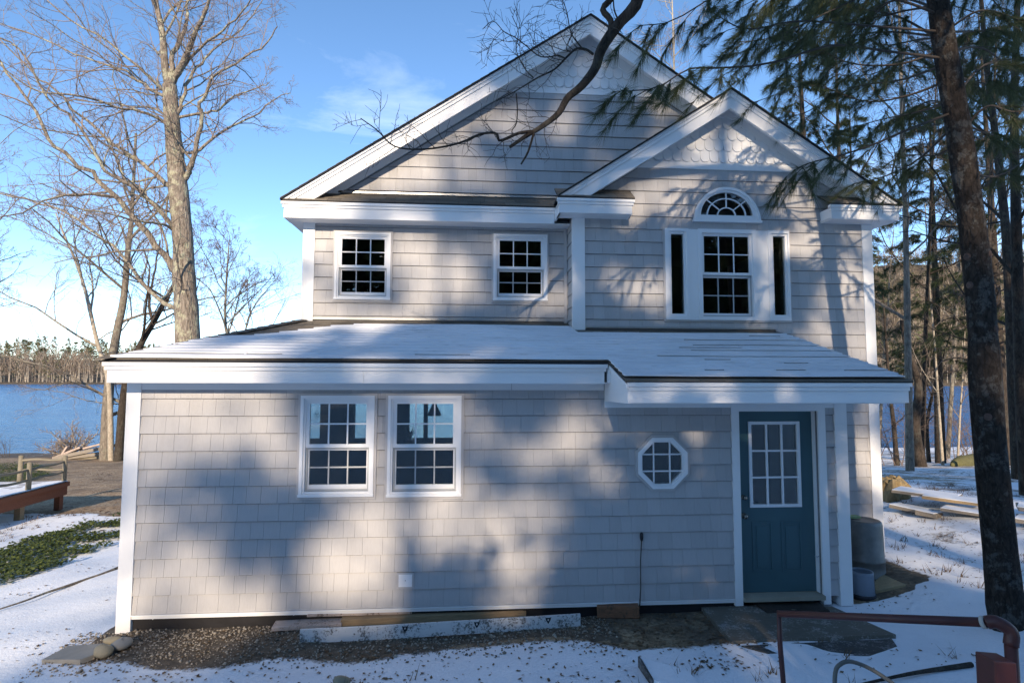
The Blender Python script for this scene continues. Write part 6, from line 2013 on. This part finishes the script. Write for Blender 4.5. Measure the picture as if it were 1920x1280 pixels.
# dry leaves
mb = TB()
zones = [(-0.3, 6.2, -1.4, -0.1, 1300), (0.0, 8.5, -3.6, -1.2, 700), (8.3, 13.0, -0.5, 7.0, 1700), (-6.5, -0.3, -1.5, 8.5, 900), (4.7, 6.3, -0.9, 0, 500), (-13, -4, 6.5, 16, 1500), (9, 17, 6, 15, 1200), (7.6, 9.6, -0.3, 1.8, 250)]
cl = rg.uniform(0, 1, (400, 2))
for x0, x1, y0, y1, n in zones:
    nc = max(6, n // 40)
    cx, cy = rg.uniform(x0, x1, nc), rg.uniform(y0, y1, nc)
    for i in range(n):
        if rg.rand() < 0.8:
            j = rg.randint(nc); x, y = cx[j] + rg.normal(0, 0.20) * (1 + (j % 3)), cy[j] + rg.normal(0, 0.07) * (1 + (j % 3))
        else:
            x, y = rg.uniform(x0, x1), rg.uniform(y0, y1)
        if -0.02 < x < 9.1 and y > -0.02 and not (x > 7.7 and y < 1.35):
            continue
        s_ = rg.uniform(0.008, 0.024) * (1.7 if y > 5 else 1)
        a = rg.rand() * 6.28
        c, s2 = math.cos(a), math.sin(a)
        q = np.array([[-1, 0, 0.25 * rg.rand()], [0, -0.55, 0.0], [1.0, 0, 0.5 * rg.rand()], [0, 0.55, 0.35 * rg.rand()]]) * s_
        v = np.stack([q[:, 0] * c - q[:, 1] * s2 + x, q[:, 0] * s2 + q[:, 1] * c + y, q[:, 2] + gz_at(x, y) + 0.006], -1)
        mb.raw(v, np.array([[0, 1, 2], [0, 2, 3]]))
o = mb.build('dry_leaves', M['dryleaf'], None, False); tag(o, 'dry brown leaves scattered over the snow', 'leaves'); kind(o, 'stuff')
# evergreen ground cover left of the house
mb = TB()
poly = [gp(*p)[:2] for p in ((-40, 1050), (60, 1010), (150, 985), (232, 962), (234, 1008), (170, 1040), (90, 1072), (-40, 1112))]
poly = [tuple(q) for q in poly]
def inside(x, y, pl_):
    c = False
    for i in range(len(pl_)):
        (xa, ya), (xb, yb) = pl_[i], pl_[i - 1]
        if (ya > y) != (yb > y) and x < (xb - xa) * (y - ya) / (yb - ya) + xa:
            c = not c
    return c
px_ = [q[0] for q in poly]; py_ = [q[1] for q in poly]
def rosettes(n, x0, x1, y0, y1, test, hmax):
    k = 0; tries = 0
    while k < n and tries < n * 12:
        tries += 1
        x, y = rg.uniform(x0, x1), rg.uniform(y0, y1)
        if not test(x + rg.normal(0, 0.06), y + rg.normal(0, 0.06)):
            continue
        z = gz_at(x, y) + rg.uniform(0.02, hmax)
        for j in range(7):
            a = rg.rand() * 6.28; L = rg.uniform(0.03, 0.06); w_ = L * 0.34; e = rg.uniform(-0.1, 0.7)
            d_ = np.array([math.cos(a) * math.cos(e), math.sin(a) * math.cos(e), math.sin(e)]); s_ = np.array([-math.sin(a), math.cos(a), 0]) * w_
            b0 = np.array([x, y, z])
            mb.raw(np.array([b0, b0 + d_ * L * 0.55 - s_, b0 + d_ * L, b0 + d_ * L * 0.55 + s_]), np.array([[0, 1, 2], [0, 2, 3]]))
        k += 1
rosettes(2300, min(px_), max(px_), min(py_), max(py_), lambda x, y: inside(x, y, poly) and (math.sin(3.1 * x + 1.7 * y) + math.sin(5.3 * y - 2 * x) > -0.75), 0.07)
o = mb.build('ground_cover', M['cover'], None, False); tag(o, 'low green leafy ground cover on the snowy slope left of the house', 'ground cover'); kind(o, 'stuff')
mb = TB()
poly2 = [tuple(gp(*p)[:2]) for p in ((-40, 878), (60, 872), (95, 885), (70, 905), (-40, 912))]
rosettes(1500, min(q[0] for q in poly2), max(q[0] for q in poly2), min(q[1] for q in poly2), max(q[1] for q in poly2), lambda x, y: inside(x, y, poly2), 0.2)
o = mb.build('ground_cover', M['cover'], None, False); tag(o, 'far green ground cover seen through the log railing', 'ground cover'); kind(o, 'stuff')
# weeds and grass blades poking through the snow
mb = TB()
for i in range(420):
    if i < 60: x, y = rg.uniform(0.5, 8.0), rg.uniform(-3.0, -1.2)
    elif i < 360: x, y = rg.uniform(8.9, 13.5), rg.uniform(-0.4, 5.5)
    else: x, y = rg.uniform(-6.2, -4.8), rg.uniform(4.5, 7.5)
    z = gz_at(x, y)
    for j in range(rg.randint(4, 16)):
        a = rg.rand() * 6.28; L = rg.uniform(0.05, 0.16)
        d_ = np.array([math.cos(a) * 0.55, math.sin(a) * 0.55, rg.uniform(0.3, 0.9)])
        s_ = np.array([-math.sin(a), math.cos(a), 0]) * rg.choice((0.002, 0.003, 0.006))
        b0 = np.array([x, y, z]) + np.append(rg.normal(0, 0.03, 2), 0)
        mb.tris(np.array([[b0 - s_, b0 + s_, b0 + d_ * L]]))
o = mb.build('dry_weeds', M['dryleaf'], None, False); tag(o, 'dry weed tufts poking through the snow', 'weeds'); kind(o, 'stuff')
